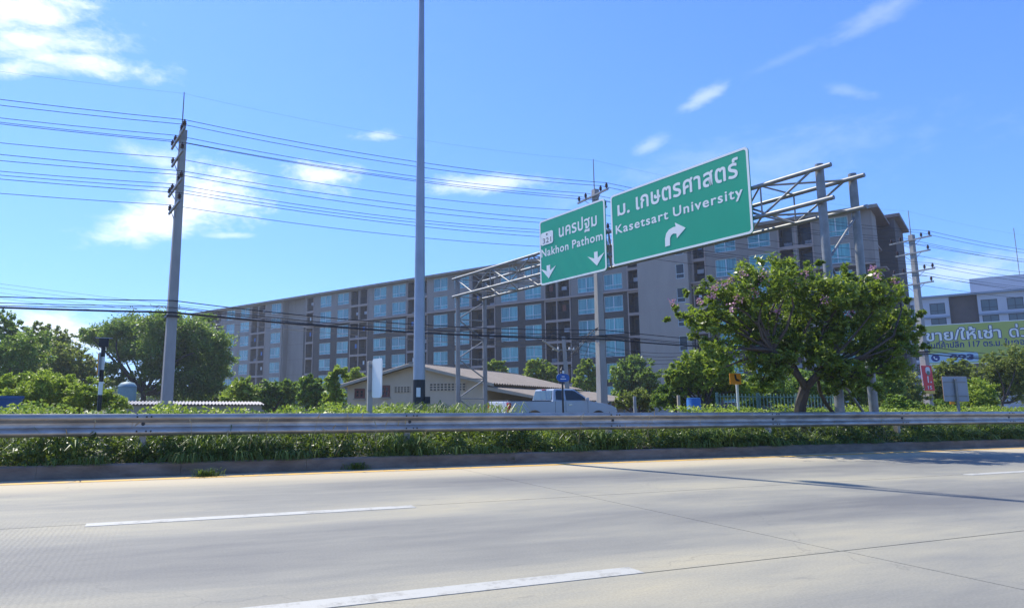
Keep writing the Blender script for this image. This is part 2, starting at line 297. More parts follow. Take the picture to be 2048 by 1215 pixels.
class MB:
    def __init__(self): self.v = []; self.f = []
    def add(self, vs, fs):
        b = len(self.v); self.v += [tuple(map(float, p)) for p in vs]; self.f += [tuple(b + i for i in f) for f in fs]; return self
    def box(self, x0, x1, y0, y1, z0, z1):
        return self.add([(x0, y0, z0), (x1, y0, z0), (x1, y1, z0), (x0, y1, z0), (x0, y0, z1), (x1, y0, z1), (x1, y1, z1), (x0, y1, z1)],
                        [(0, 3, 2, 1), (4, 5, 6, 7), (0, 1, 5, 4), (1, 2, 6, 5), (2, 3, 7, 6), (3, 0, 4, 7)])
    def tube(self, p, q, r0, r1=None, n=8):
        r1 = r0 if r1 is None else r1; p = Vector(p); q = Vector(q); d = (q - p).normalized()
        a = d.orthogonal().normalized(); b = d.cross(a); vs = []
        for c, r in ((p, r0), (q, r1)):
            for i in range(n):
                t = 2 * math.pi * (i + .5) / n; vs.append(c + (a * math.cos(t) + b * math.sin(t)) * r)
        return self.add(vs, [(i, (i + 1) % n, n + (i + 1) % n, n + i) for i in range(n)] + [tuple(range(n - 1, -1, -1)), tuple(range(n, 2 * n))])
    def path(self, pts, rs, n=6):
        pts = [Vector(p) for p in pts]; rs = [rs] * len(pts) if isinstance(rs, (int, float)) else rs; vs = []
        up = Vector((0, 0, 1))
        for i, p in enumerate(pts):
            d = (pts[min(i + 1, len(pts) - 1)] - pts[max(i - 1, 0)]).normalized()
            a = d.cross(up) if abs(d.z) < .95 else d.cross(Vector((0, 1, 0))); a.normalize(); b = a.cross(d)
            for k in range(n):
                t = 2 * math.pi * k / n; vs.append(p + (a * math.cos(t) + b * math.sin(t)) * rs[i])
        fs = []
        for i in range(len(pts) - 1):
            for k in range(n): fs.append((i * n + k, i * n + (k + 1) % n, (i + 1) * n + (k + 1) % n, (i + 1) * n + k))
        fs += [tuple(range(n - 1, -1, -1)), tuple(range((len(pts) - 1) * n, len(pts) * n))]
        return self.add(vs, fs)
    def prism(self, pts, axis, a, b):
        """extrude a closed 2-D outline along an axis ('x','y','z') from a to b"""
        n = len(pts); f = {'x': lambda p, k: (k, p[0], p[1]), 'y': lambda p, k: (p[0], k, p[1]), 'z': lambda p, k: (p[0], p[1], k)}[axis]
        vs = [f(p, a) for p in pts] + [f(p, b) for p in pts]
        return self.add(vs, [tuple(range(n - 1, -1, -1)), tuple(range(n, 2 * n))] + [(i, (i + 1) % n, n + (i + 1) % n, n + i) for i in range(n)])
    def lathe(self, prof, c=(0, 0, 0), n=20):
        vs = []; fs = []
        for r, z in prof:
            for k in range(n):
                t = 2 * math.pi * k / n; vs.append((c[0] + r * math.cos(t), c[1] + r * math.sin(t), c[2] + z))
        for i in range(len(prof) - 1):
            for k in range(n): fs.append((i * n + k, i * n + (k + 1) % n, (i + 1) * n + (k + 1) % n, (i + 1) * n + k))
        fs += [tuple(range(n - 1, -1, -1)), tuple(range((len(prof) - 1) * n, len(prof) * n))]
        return self.add(vs, fs)
    def mesh(self, name, mat, smooth=False):
        me = bpy.data.meshes.new(name); me.from_pydata(self.v, [], self.f)
        if mat: me.materials.append(mat)
        import bmesh
        bm = bmesh.new(); bm.from_mesh(me); bmesh.ops.recalc_face_normals(bm, faces=bm.faces); bm.to_mesh(me); bm.free()
        if smooth:
            me.polygons.foreach_set('use_smooth', [True] * len(me.polygons)); me.set_sharp_from_angle(angle=math.radians(40))
        me.update(); return me
    def build(self, name, mat, parent=None, smooth=False, world=False, bevel=0.0):
        me = self.mesh(name, mat, smooth)
        if world and parent is not None:
            me.transform((Matrix.Translation(parent.location) @ parent.rotation_euler.to_matrix().to_4x4()).inverted())
        o = link(name, me, parent)
        if bevel:
            md = o.modifiers.new('bevel', 'BEVEL'); md.width = bevel; md.segments = 2; md.limit_method = 'ANGLE'
        return o

def text_mesh(txt, box, y, mat, bold=0.0, depth=0.01, name='lettering', parent=None, space=1.0):
    """flat lettering filling box=(x0,x1,z0,z1) in the parent's XZ plane, proud of y towards -y"""
    cu = bpy.data.curves.new('txt', 'FONT'); cu.body = txt; cu.size = 1.0; cu.offset = .008 if 'ห' in txt else 0.0; cu.extrude = 0.0; cu.resolution_u = 4; cu.space_character = space
    o = bpy.data.objects.new('txt', cu); COL.objects.link(o)
    dg = bpy.context.evaluated_depsgraph_get(); me = bpy.data.meshes.new_from_object(o.evaluated_get(dg))
    bpy.data.objects.remove(o); bpy.data.curves.remove(cu)
    if bold:
        import bmesh
        bm = bmesh.new(); bm.from_mesh(me); base = bm.copy()
        tmp = bpy.data.meshes.new('tmp')
        for i, (dx, dy) in enumerate(((1, 0), (-1, 0), (0, 1), (0, -1), (.7, .7), (-.7, -.7), (.7, -.7), (-.7, .7))):
            b2 = base.copy(); bmesh.ops.translate(b2, verts=b2.verts, vec=(dx * bold, dy * bold, .0004 * (i + 1))); b2.to_mesh(tmp); b2.free(); bm.from_mesh(tmp)
        bm.to_mesh(me); bm.free(); base.free(); bpy.data.meshes.remove(tmp)
    n = len(me.vertices); co = np.empty(n * 3); me.vertices.foreach_get('co', co); co = co.reshape(-1, 3)
    mn, mx = co.min(0), co.max(0); x0, x1, z0, z1 = box
    X = x0 + (co[:, 0] - mn[0]) / (mx[0] - mn[0]) * (x1 - x0); Z = z0 + (co[:, 1] - mn[1]) / (mx[1] - mn[1]) * (z1 - z0)
    out = np.stack([X, y - depth - co[:, 2], Z], 1); me.vertices.foreach_set('co', out.ravel()); me.update()
    me.materials.clear(); me.materials.append(mat); me.name = name
    return link(name, me, parent)

# foliage -------------------------------------------------------------
def leaf_arrays(pos, length, width, up_bias=0.0, droop=0.0):
    n = len(pos)
    d = rng.normal(size=(n, 3)); d[:, 2] = d[:, 2] * .7 + droop; d /= np.linalg.norm(d, axis=1)[:, None]
    k = rng.normal(size=(n, 3)); k[:, 2] += up_bias; s = np.cross(d, k); s /= np.linalg.norm(s, axis=1)[:, None] + 1e-9
    nn_ = np.cross(d, s)
    Ln = (length * rng.uniform(.6, 1.35, n))[:, None]; Wd = (width * rng.uniform(.6, 1.3, n))[:, None]
    fold = nn_ * Wd * .35
    a = pos - d * Ln * .5; b = pos + s * Wd * .5 + fold; c = pos + d * Ln * .5; e = pos - s * Wd * .5 + fold
    return np.stack([a, b, c, e], 1).reshape(-1, 3)
def quads_mesh(name, verts, mat):
    n = len(verts) // 4; me = bpy.data.meshes.new(name)
    me.vertices.add(n * 4); me.vertices.foreach_set('co', verts.astype(np.float32).ravel())
    me.loops.add(n * 4); me.loops.foreach_set('vertex_index', np.arange(n * 4, dtype=np.int32))
    me.polygons.add(n); me.polygons.foreach_set('loop_start', np.arange(n, dtype=np.int32) * 4)
    me.update(calc_edges=True); me.validate(); me.materials.append(mat); return me
def clumps_pos(cl, n_each, shell=0.55, flat=1.0):
    out = []
    for (c, r), n in zip(cl, n_each):
        d = rng.normal(size=(n, 3)); d /= np.linalg.norm(d, axis=1)[:, None]
        rr = rng.uniform(shell ** 3, 1, n) ** (1 / 3) * r * (1 + .18 * rng.normal(size=n)); p = d * rr[:, None]; p[:, 2] *= flat
        out.append(p + np.array(c))
    return np.concatenate(out)
def sub_clumps(cl, k, f=.42, spread=.8, flat=1.0):
    out = []
    for c, r in cl:
        d = rng.normal(size=(k, 3)); d /= np.linalg.norm(d, axis=1)[:, None]; d[:, 2] *= flat
        for i in range(k):
            out.append((np.array(c) + d[i] * r * spread * rng.uniform(.35, 1.1), r * f * rng.uniform(.6, 1.25)))
    return out
def crown(name, cl, n, leaf, mat, parent, k=9, f=.4, flat=1.0, shell=.3, droop=-.1, up=0.6, wl=.45, per=26):
    """leaves on many small twigs spread through the clumps; the twigs thin out towards the rim"""
    wts = np.array([r ** 2 for _, r in cl]); wts = wts / wts.sum(); out = []
    for (c, R), wt in zip(cl, wts):
        m = max(4, int(n * wt / per)); d = rng.normal(size=(m, 3)); d /= np.linalg.norm(d, axis=1)[:, None]
        rr = R * 1.05 * rng.uniform(0.02, 1, m) ** .42 * (1 + .12 * rng.normal(size=m)); o = d * rr[:, None]; o[:, 2] *= flat
        tw = np.repeat(o, per, 0); dd = np.repeat(d, per, 0); q = len(tw); sg = R * f * .30
        p = tw + rng.normal(size=(q, 3)) * sg * np.repeat(rng.uniform(.5, 1.3, m), per)[:, None] * np.array([1, 1, .75]) + dd * (rng.normal(size=q) * sg * .6)[:, None]
        out.append(p + np.array(c))
    pos = np.concatenate(out); v = leaf_arrays(pos, leaf, leaf * wl, up, droop)
    if parent is not None: v = v - np.array(parent.location)
    return link(name, quads_mesh(name, v, mat), parent), None
def pxclumps(lst, Y, dj=0.8):
    """(px, py, radius px) seen at depth Y -> real clumps scattered in depth"""
    out = []
    for x, y, r in lst:
        R = r / FPX * Y; out.append((aty(x, y, Y + rng.uniform(-dj, dj) * R * 1.6), R))
    return out
def limb(mb, p, q, r0, r1, bend=.12, n=5):
    p = np.array(p, float); q = np.array(q, float); L = np.linalg.norm(q - p); off = rng.normal(size=3) * bend * L
    pts = [p + (q - p) * t + off * math.sin(math.pi * t) for t in np.linspace(0, 1, n)]
    mb.path(pts, list(np.linspace(r0, r1, n)), 7)
def tree(name, label, cat, lst, Y, base_px, n, leaf, mat, group=None, trunk_r=.14, z0=0.0, k=9, f=.4, flat=1.0, wl=.45, fork=.35, dj=.8, shell=.3, base=None):
    cl = pxclumps(lst, Y, dj)
    b = aty(base_px, 820, Y) if base is None else np.array(base); b = np.array([b[0], b[1], z0])
    t = thing(name, label, cat, b, 0, group)
    crown('crown', cl, n, leaf, mat, t, k, f, flat, shell, wl=wl)
    mb = MB(); zc = np.mean([c[0][2] for c in cl]); top = b + np.array([0, 0, max(.3, (zc - z0) * fork * 1.3)])
    limb(mb, b - np.array([0, 0, .1]), top, trunk_r, trunk_r * .7, .05)
    for c, r in cl[:14]: limb(mb, top, np.array(c) - np.array([0, 0, r * .2]), trunk_r * .5, trunk_r * .12, .1)
    mb.build('trunk', MT['bark'], t, smooth=True, world=True)
    return t

# ------------------------------------------------------------------ ground and roads (road frame: x along the road, y away from the camera)
def sheet(name, mat, x0, x1, y0, y1, z, nx=1, ny=1):
    mb = MB(); xs = np.linspace(x0, x1, nx + 1); ys = np.linspace(y0, y1, ny + 1)
    vs = [(x, y, z) for y in ys for x in xs]; fs = [(j * (nx + 1) + i, j * (nx + 1) + i + 1, (j + 1) * (nx + 1) + i + 1, (j + 1) * (nx + 1) + i) for j in range(ny) for i in range(nx)]
    mb.add(vs, fs); o = mb.build(name, mat); o.rotation_euler = (0, 0, A_ROAD); return tag(o, kind='structure')
sheet('ground', MT['ground'], -2500, 2500, -2500, 2500, -0.06)
T_K = 11.70
road = thing('road', None, None, (0, 0, 0), A_ROAD); road['kind'] = 'structure'
MB().box(-400, 600, -7, T_K - .005, -0.055, -0.022).build('road_bed', MT['asphalt'], road)
bands = [(-6.2, -3.1), (-3.08, 0.33), (0.35, 3.84), (3.855, 7.26), (7.275, T_K - .01)]
slab_me = {}
for bi, (a, b) in enumerate(bands):
    g = .006
    slab_me[bi] = MB().box(0 + g, 10 - g, a, b, -0.02, 0.0).mesh('concrete_slab', MT['road'])
for k in range(-5, 14):
    for bi in range(len(bands)):
        if k > 3 and bi < 2: continue
        link('concrete_slab', slab_me[bi], road, (4.88 + 10 * (k - 1) + (0.0 if bi != 2 else 0.03), 0, 0))
rest = MB()
for a, b in bands: rest.box(134.9, 600, a, b, -0.02, 0.0)
for a, b in bands: rest.box(-400, -55.15, a, b, -0.02, 0.0)
rest.build('far_slabs', MT['road'], road)
for s0, s1, t in [(-0.61 + 12 * k, 2.61 + 12 * k, 7.21) for k in range(-3, 12)] + [(-0.3 + 12 * k, 3.03 + 12 * k, 3.93) for k in range(-3, 12)]:
    if t > 5: s0 += .8 if s0 > 5 and s0 < 15 else 0
    MB().box(s0, s1, t - .085, t + .085, -0.004, 0.004).build('lane_dash', MT['line_white'], road)
for k in range(-6, 14):
    MB().box(4.9 + 10 * k, 14.88 + 10 * k, T_K - .57 + .01 * math.sin(k), T_K - .36, -.004, 0.004).build('edge_line', MT['line_yellow'], road)

kerb = thing('kerb', None, None, (0, 0, 0), A_ROAD); kerb['kind'] = 'structure'
prof = [(T_K, -.05), (T_K + .03, .18), (T_K + .055, .20), (T_K + .20, .20), (T_K + .20, -.05)]
kb = MB().prism(prof, 'x', 0.002, 1.998).mesh('kerb_stone', MT['kerb'])
for k in range(-16, 46): link('kerb_stone', kb, kerb, (2.0 * k + .3, 0, 0))
MB().prism(prof, 'x', 92.4, 400).build('far_kerb', MT['kerb'], kerb)
# verge: a low bank rising behind the kerb
def verge():
    nx, ny = 260, 26; xs = np.linspace(-40, 90, nx); ys = np.linspace(T_K + .2, 18.0, ny); vs = []
    for y in ys:
        for x in xs: vs.append((x, y, .155 + .05 * math.sin(x * .8 + y) + .04 * math.sin(2.3 * x - 1.7 * y) - .012 * (y - 12) ** 1.0 * (y > 12)))
    fs = [(j * nx + i, j * nx + i + 1, (j + 1) * nx + i + 1, (j + 1) * nx + i) for j in range(ny - 1) for i in range(nx - 1)]
    o = MB().add(vs, fs).build('verge', MT['soil'], smooth=True); o.rotation_euler = (0, 0, A_ROAD); tag(o, kind='structure')
verge()
sheet('side_road', MT['asphalt'], -300, 500, 18.0, 24.6, 0.10)
sheet('footpath', MT['kerb'], -300, 500, 24.6, 27.0, 0.14)

# ------------------------------------------------------------------ guardrail
def guardrail():
    T0 = 12.06
    g = thing('guardrail', 'long galvanised corrugated steel guardrail running along the top of the kerb', 'guardrail', (0, 0, 0), A_ROAD)
    zt = .955; prof = []
    w_ = [(.075, 0), (.04, .004), (.0, -.035), (-.005, -.065), (.01, -.10), (.07, -.14), (.078, -.175), (.07, -.21), (.01, -.25), (-.005, -.285), (.0, -.315), (.04, -.35), (.075, -.352)]
    outer = [(T0 + a, zt + b) for a, b in w_]; inner = [(T0 + a + .012, zt + b - (.012 if b > -.02 else 0) + (.012 if b < -.33 else 0)) for a, b in w_][::-1]
    for k in range(-7, 24):
        s = -.3 + 4.6 * k
        MB().prism(outer + inner, 'x', s - 4.6, s + .16).build('rail_beam', MT['rail'], g, smooth=True).location = (0, -.004 * (k % 2), 0)
        p = MB(); a = .055
        p.prism([(s - .05, T0 + .18), (s + .05, T0 + .18), (s + .05, T0 + .19), (s - .04, T0 + .19), (s - .04, T0 + .28), (s + .05, T0 + .28), (s + .05, T0 + .29), (s - .05, T0 + .29)], 'z', .1, .90)
        po = p.build('post', MT['rail'], g)
        MB().box(s - .04, s + .04, T0 + .08, T0 + .18, .66, .90).build('spacer_block', MT['rust_steel'], g)
        b = MB()
        for dx in (-.09, .05, .12):
            for dz in (-.045, -.275): b.tube((s + dx, T0 - .012, zt + dz), (s + dx, T0 + .02, zt + dz), .016, n=6)
        b.tube((s, T0 + .06, zt - .16), (s, T0 + .085, zt - .16), .03, n=8)
        b.tube((s - .1, T0 + .045, zt - .005), (s - .1, T0 + .045, zt + .012), .012, n=6); b.tube((s + .09, T0 + .045, zt - .005), (s + .09, T0 + .045, zt + .012), .012, n=6)
        b.build('bolts', MT['black'], g)
guardrail()

# ------------------------------------------------------------------ street lamp with its shadow-casting arm
def street_lamp():
    B = np.array([-0.50, 16.32, .15])
    t = thing('street_lamp', 'tall grey tapered steel street lamp with a black and white banded foot', 'street lamp', B)
    H = 14.6; r = lambda z: .155 - (.155 - .05) * z / H
    MB().tube((0, 0, 1.56), (0, 0, H), r(1.56), r(H), 20).build('pole', MT['lamp_post'], t, smooth=True)
    MB().tube((0, 0, .98), (0, 0, 1.56), r(.98) + .004, r(1.56) + .004, 20).build('black_band', MT['black'], t, smooth=True)
    MB().tube((0, 0, 0), (0, 0, .98), r(0) + .002, r(.98) + .002, 20).build('rusty_foot', M('rust_foot', (0.20, 0.07, 0.04), .8, var=(.3, .3, .32), scale=3), t, smooth=True)
    a = math.atan2(-16.3, .5)
    fr = MB(); R = r(1.2) + .012; pts = []
    for i in range(5):
        th = a - .1 + (i - 2) * .16; pts.append((R * math.cos(th), R * math.sin(th)))
    for i in range(4):
        (x0, y0), (x1, y1) = pts[i], pts[i + 1]; fr.add([(x0, y0, 1.15), (x1, y1, 1.15), (x1, y1, 1.37), (x0, y0, 1.37), (x0 * .9, y0 * .9, 1.15), (x1 * .9, y1 * .9, 1.15), (x1 * .9, y1 * .9, 1.37), (x0 * .9, y0 * .9, 1.37)], [(0, 1, 2, 3), (4, 7, 6, 5), (0, 4, 5, 1), (3, 2, 6, 7), (0, 3, 7, 4), (1, 5, 6, 2)])
    fr.build('number_plate', MT['white'], t)
    jb = MB().box(.14, .27, -.1, .1, .98, 1.16); jb.box(.10, .18, -.14, .06, .88, 1.06); jb.build('junction_box', MT['black'], t, bevel=.01)
    MB().box(-.24, .24, -.24, .24, -.05, .02).build('base_plate', MT['galv'], t)
    hd = np.array([-2.28 - B[0], 18.84 - B[1]]); n_ = 9; P = []
    for i in range(n_):
        f = i / (n_ - 1); P.append((hd[0] * f * .82, hd[1] * f * .82, H - .05 + .35 * math.sin(f * math.pi * .5)))
    MB().path(P, list(np.linspace(.05, .032, n_)), 10).build('arm', MT['lamp_post'], t, smooth=True)
    d = hd / np.linalg.norm(hd); q = np.array([-d[1], d[0]]); L = np.linalg.norm(hd); hv = []
    for f, wv, hh in ((.78, .06, .05), (.84, .15, .09), (.95, .19, .12), (1.06, .16, .1), (1.12, .05, .05)):
        c = d * L * f
        for sx, sz in ((-1, 0), (-.7, 1), (.7, 1), (1, 0), (.6, -.5), (-.6, -.5)): hv.append((*(c + q * sx * wv), H + .3 + sz * hh))
    fs = [(i * 6 + k, i * 6 + (k + 1) % 6, (i + 1) * 6 + (k + 1) % 6, (i + 1) * 6 + k) for i in range(4) for k in range(6)] + [(5, 4, 3, 2, 1, 0), (24, 25, 26, 27, 28, 29)]
    MB().add(hv, fs).build('lamp_head', MT['lamp_post'], t, smooth=True)
street_lamp()

# ------------------------------------------------------------------ power line: poles and wires
LT = 25.62
ARMS = [(10.75, [-1.1, -.65, .55, 1.1]), (9.95, [-.95, .8]), (8.85, [-1.1, -.65, .55, 1.1]), (8.1, [-.95, .8])]
def power_pole(s, label, turn=0.0):
    t = thing('utility_pole', label, 'utility pole', rd(s, LT, 0.12), A_ROAD + turn, 'concrete utility poles along the side road')
    a, b = .19, .115; H = 11.0
    MB().add([(-a, -a, 0), (a, -a, 0), (a, a, 0), (-a, a, 0), (-b, -b, H), (b, -b, H), (b, b, H), (-b, b, H)],
             [(3, 2, 1, 0), (4, 5, 6, 7), (0, 1, 5, 4), (1, 2, 6, 5), (2, 3, 7, 6), (3, 0, 4, 7)]).build('shaft', MT['concrete_pole'], t, bevel=.02)
    MB().box(-.125, .125, -.125, .125, H - .35, H + .05).build('top_bracket', MT['rust_steel'], t)
    MB().tube((-.05, 0, H), (-.05, 0, H + 1.55), .028, .018, 6).build('lightning_rod', MT['rust_steel'], t)
    for z, ys in ARMS:
        arm = MB().box(-.20, -.13, min(ys) - .12, max(ys) + .12, z - .08, z).build('crossarm', MT['galv'], t)
        for y in ys:
            MB().lathe([(.02, 0), (.03, .05), (.075, .07), (.04, .11), (.08, .13), (.045, .17), (.075, .19), (.03, .24), (.035, .28)], (-.165, y, z), 10).build('insulator', MT['insulator'], t, smooth=True)
        br = MB(); br.tube((-.165, min(ys) * .6, z - .06), (-.12, -.1, z - .45), .015, n=5); br.tube((-.165, max(ys) * .6, z - .06), (-.12, .1, z - .45), .015, n=5); br.build('arm_brace', MT['rust_steel'], t)
    MB().box(-.22, .22, -.23, .23, 4.05, 4.12).build('cable_clamp', MT['black'], t)
    return t
pole_s = [0.07, 18.26, 40.63]
power_pole(pole_s[0], 'concrete utility pole in front of the wide green tree, left of the street lamp', .17)
power_pole(pole_s[1], 'concrete utility pole rising behind the pickup truck and the green road signs')
pR = power_pole(pole_s[2], 'concrete utility pole with a red banner, standing beside the billboard')
span = [-21.0] + pole_s + [62.0]
def wire(name, label, ends, sag, r, group, mat='dark_wire', cat='power line', seg=12):
    mb = MB(); pts = []
    for i in range(len(ends) - 1):
        p, q = np.array(ends[i], float), np.array(ends[i + 1], float)
        for k in range(seg + (1 if i == len(ends) - 2 else 0)):
            f = k / seg; c = p + (q - p) * f; c[2] -= sag * 4 * f * (1 - f); pts.append(c)
    mb.path(pts, r, 5); o = mb.build(name, MT[mat], None, smooth=True); return tag(o, label, cat, group)
lv = ['top', 'second', 'third', 'lowest']; pos4 = ['outermost on the road side', 'inner on the road side', 'inner on the building side', 'outermost on the building side']
for li, (z, ys) in enumerate(ARMS):
    names = pos4 if len(ys) == 4 else ['on the road side', 'on the building side']
    for y, nm in zip(ys, names):
        ends = []
        for si, s in enumerate(span):
            tn = .17 if si == 1 else 0.0
            ends.append(rd(s - .165 * math.cos(tn) - y * math.sin(tn), LT + y * math.cos(tn) - .165 * math.sin(tn), z + .12 + .27))
        wire('power_wire', 'bare power wire on the %s crossarms, %s' % (lv[li], nm), ends, .30 + .05 * rng.uniform(-1, 1), .011, 'bare power wires on the crossarms')
wire('ground_wire', 'very thin earth wire joining the tips of the lightning rods', [rd(s - .05, LT, 12.62) for s in span], .35, .0028, None)
cab = [(-.24, 4.75, .30, .018, 'upper'), (-.30, 4.32, .20, .034, 'lowest and thickest'), (-.27, 4.50, .36, .014, 'middle, deeper hanging'), (.28, 4.62, .3, .014, 'rear')]
for dy, z, sg_, r, nm in cab:
    wire('telecom_cable', 'black telephone cable strapped low on the utility poles, %s of the four' % nm, [rd(s, LT + dy, z - .25 * (i > 1) + .12 * (i == 0)) for i, s in enumerate(span)], sg_, r, 'black cables low on the utility poles', cat='cable')
# loose tails of cable round the middle pole
mb = MB(); c0 = rd(18.0, LT - .25, 4.6)
for k in range(5):
    a = rng.normal(size=3) * .35; mb.path([c0, c0 + np.array([-.4, -.1, -.25]) + a * .4, c0 + np.array([-1.0, 0, -.5 - .25 * k]) + a * .6, c0 + np.array([-1.3, 0, -1.1 - .1 * k]) + a * .3], .012, 5)
tag(mb.build('cable_tails', MT['dark_wire'], None, smooth=True), 'loose ends of black cable dangling beside the middle utility pole', 'cable')

# ------------------------------------------------------------------ overhead gantry and its two signs
KS = 1.0
SG = np.array([math.cos(A_SIGN), math.sin(A_SIGN)]); XD = -SG; A_X = math.atan2(XD[1], XD[0]); YD = np.array([-XD[1], XD[0]])
PSR = (CAM + (np.array([9.09016465, 18.99021563, 6.09735453]) - CAM) * KS)
def sgn(x, y):
    X = onplane(x, y, PSR, SG); return float((X[:2] - PSR[:2]) @ XD), float(X[2])
def gantry():
    PF = PSR[:2] + YD * .13
    gz = lambda x, y: float(onplane(x, y, PF, SG)[2])
    off = .32                                    # front chord plane behind the sign face
    O = np.array([*(PSR[:2] + YD * off), 0.0])
    xr = sgn(1640, 560)[0] + .05; xl = sgn(905, 700)[0]
    W = 1.62
    base = O[:2] + XD * xr
    t = thing('sign_gantry', 'grey steel lattice gantry spanning the side road and carrying the green signs', 'sign gantry', (base[0], base[1], 0.1), A_X)
    LL = xl - xr                                 # negative: the far end
    zr = 1.1 + (7.5 - 1.1) * KS; zT = gz(1515, 380); zB = gz(1515, 441)
    for x, y, zt in ((0, 0, zr), (0, W, zr + .02), (LL, 0, zr - .12), (LL, W, zr - .12)):
        MB().tube((x, y, 0), (x, y, zt), .115, .108, 16).build('post', MT['galv'] if x == 0 else MT['rust_steel'], t, smooth=True)
    ex = .42
    for y in (0.0, W):
        yy = y + (-.19 if y == 0 else -.19)
        for z in (zT, zB):
            MB().tube((LL - .2, yy, z), (ex, yy, z), .064, n=12).build('chord', MT['galv'], t, smooth=True)
    n = 12; xs = np.linspace(LL + .1, -.1, n + 1)
    for i in range(n):
        a, b = xs[i], xs[i + 1]
        for y in (-.19, W - .19):
            z0, z1 = (zB, zT) if i % 2 else (zT, zB)
            MB().tube((a, y, z0), (b, y, z1), .032, n=8).build('web_brace', MT['galv'], t, smooth=True)
            MB().tube((a, y, zB), (a, y, zT), .024, n=6).build('web_upright', MT['rust_steel'], t, smooth=True)
        for z in (zB, zT):
            y0, y1 = (-.19, W - .19) if i % 2 else (W - .19, -.19)
            MB().tube((a, y0, z), (b, y1, z), .030, n=6).build('cross_brace', MT['galv'], t, smooth=True)
            MB().tube((a, -.19, z), (a, W - .19, z), .026, n=6).build('cross_tie', MT['galv'], t, smooth=True)
    for X in (0.0, LL):
        zz = np.linspace(zB - .15, .35, 7 if X else 5)
        for i in range(len(zz) - 1):
            y0, y1 = (0, W) if i % 2 else (W, 0)
            MB().tube((X, y0, zz[i]), (X, y1, zz[i + 1]), .035, n=8).build('leg_brace', MT['galv'], t, smooth=True)
            if X: MB().tube((X, 0, zz[i + 1]), (X, W, zz[i + 1]), .03, n=8).build('leg_tie', MT['galv'], t, smooth=True)
    return t
gantry()

def round_rect(x0, x1, z0, z1, r, n=5):
    P = []
    for cx, cz, a0 in ((x1 - r, z1 - r, 0), (x0 + r, z1 - r, 90), (x0 + r, z0 + r, 180), (x1 - r, z0 + r, 270)):
        for i in range(n + 1):
            a = math.radians(a0 + 90 * i / n); P.append((cx + r * math.cos(a), cz + r * math.sin(a)))
    return P
def ring(outer, inner, y0, y1):
    n = len(outer); mb = MB(); vs = [(p[0], y0, p[1]) for p in outer] + [(p[0], y0, p[1]) for p in inner] + [(p[0], y1, p[1]) for p in outer] + [(p[0], y1, p[1]) for p in inner]
    fs = []
    for i in range(n):
        j = (i + 1) % n; fs += [(i, j, n + j, n + i), (2 * n + i, 3 * n + i, 3 * n + j, 2 * n + j), (i, 2 * n + i, 2 * n + j, j), (n + i, n + j, 3 * n + j, 3 * n + i)]
    return mb.add(vs, fs)
def cz5(x, y): return 1050 + x / 3.573, 280 + y / 3.573
def flat(mb_pts, y, mat, name, parent):
    n = len(mb_pts); mb = MB().prism(mb_pts, 'y', y - .006, y); return mb.build(name, mat, parent)
def road_sign(corners, label):
    c = [sgn(*q) for q in corners]; x0 = (c[0][0] + c[3][0]) / 2; x1 = (c[1][0] + c[2][0]) / 2; z0 = (c[2][1] + c[3][1]) / 2; z1 = (c[0][1] + c[1][1]) / 2
    base = PSR[:2] + XD * x0
    t = thing('road_sign', label, 'road sign', (base[0], base[1], z0), A_X, 'green direction signs on the gantry')
    w_, h = x1 - x0, z1 - z0
    MB().prism(round_rect(0, w_, 0, h, .13), 'y', 0, .04).build('panel', MT['green_sign'], t)
    ring(round_rect(0, w_, 0, h, .13), round_rect(.07, w_ - .07, .07, h - .07, .09), -.005, -.0005).build('border', MT['sign_white'], t)
    mb = MB()
    for f in (.12, .5, .88): mb.box(w_ * f - .03, w_ * f + .03, .042, .12, .1, h - .1)
    mb.build('back_rail', MT['galv'], t)
    def loc(x, y):
        a, b = sgn(*cz5(x, y)); return a - x0, b - z0
    return t, loc, w_, h
def bb(loc, left, right, bottom, top): return (loc(*left)[0], loc(*right)[0], loc(*bottom)[1], loc(*top)[1])
t, loc, w_, h_ = road_sign([(1221, 392), (1495, 292), (1507, 465), (1225, 534)], 'large green sign reading Kasetsart University with a right turn arrow')
print('right sign', w_, h_)
zb_ = loc(663, 546)[1]
text_mesh('ม.', (loc(663, 546)[0], loc(750, 520)[0], zb_, loc(665, 466)[1]), -.002, MT['sign_white'], .022, .001, 'lettering', t)
text_mesh('เกษตรศาสตร์', (loc(795, 500)[0], loc(1520, 118)[0], zb_, loc(1520, 118)[1]), -.002, MT['sign_white'], .022, .001, 'lettering', t, 1.06)
zb_, zc_ = loc(650, 675)[1], loc(650, 612)[1]
text_mesh('Kasetsart', (loc(650, 675)[0], loc(1025, 560)[0], zb_, zc_), -.002, MT['sign_white'], .02, .001, 'lettering', t, 1.16)
text_mesh('University', (loc(1060, 545)[0], loc(1558, 400)[0], zb_ - .27 * (zc_ - zb_), zc_ + .02), -.002, MT['sign_white'], .02, .001, 'lettering', t, 1.16)
P = [loc(*p) for p in ((1003, 762), (1002, 705), (1010, 668), (1030, 640), (1060, 622), (1078, 618), (1072, 590), (1148, 627), (1087, 700), (1083, 668), (1060, 668), (1045, 680), (1037, 700), (1037, 752))]
flat(P, -.002, MT['sign_white'], 'turn_arrow', t)
t, loc, w_, h_ = road_sign([(1078, 442), (1208, 398), (1215, 540), (1082, 571)], 'smaller green sign reading Nakhon Pathom with two down arrows and route shield')
print('left sign', w_, h_)
text_mesh('นครปฐม', bb(loc, (243, 685), (515, 605), (440, 657), (410, 548)), -.002, MT['sign_white'], .02, .001, 'lettering', t, 1.06)
zb_, zc_ = loc(118, 841)[1], loc(118, 784)[1]
text_mesh('Nakhon', (loc(118, 840)[0], loc(312, 780)[0], zb_, zc_), -.002, MT['sign_white'], .02, .001, 'lettering', t, 1.12)
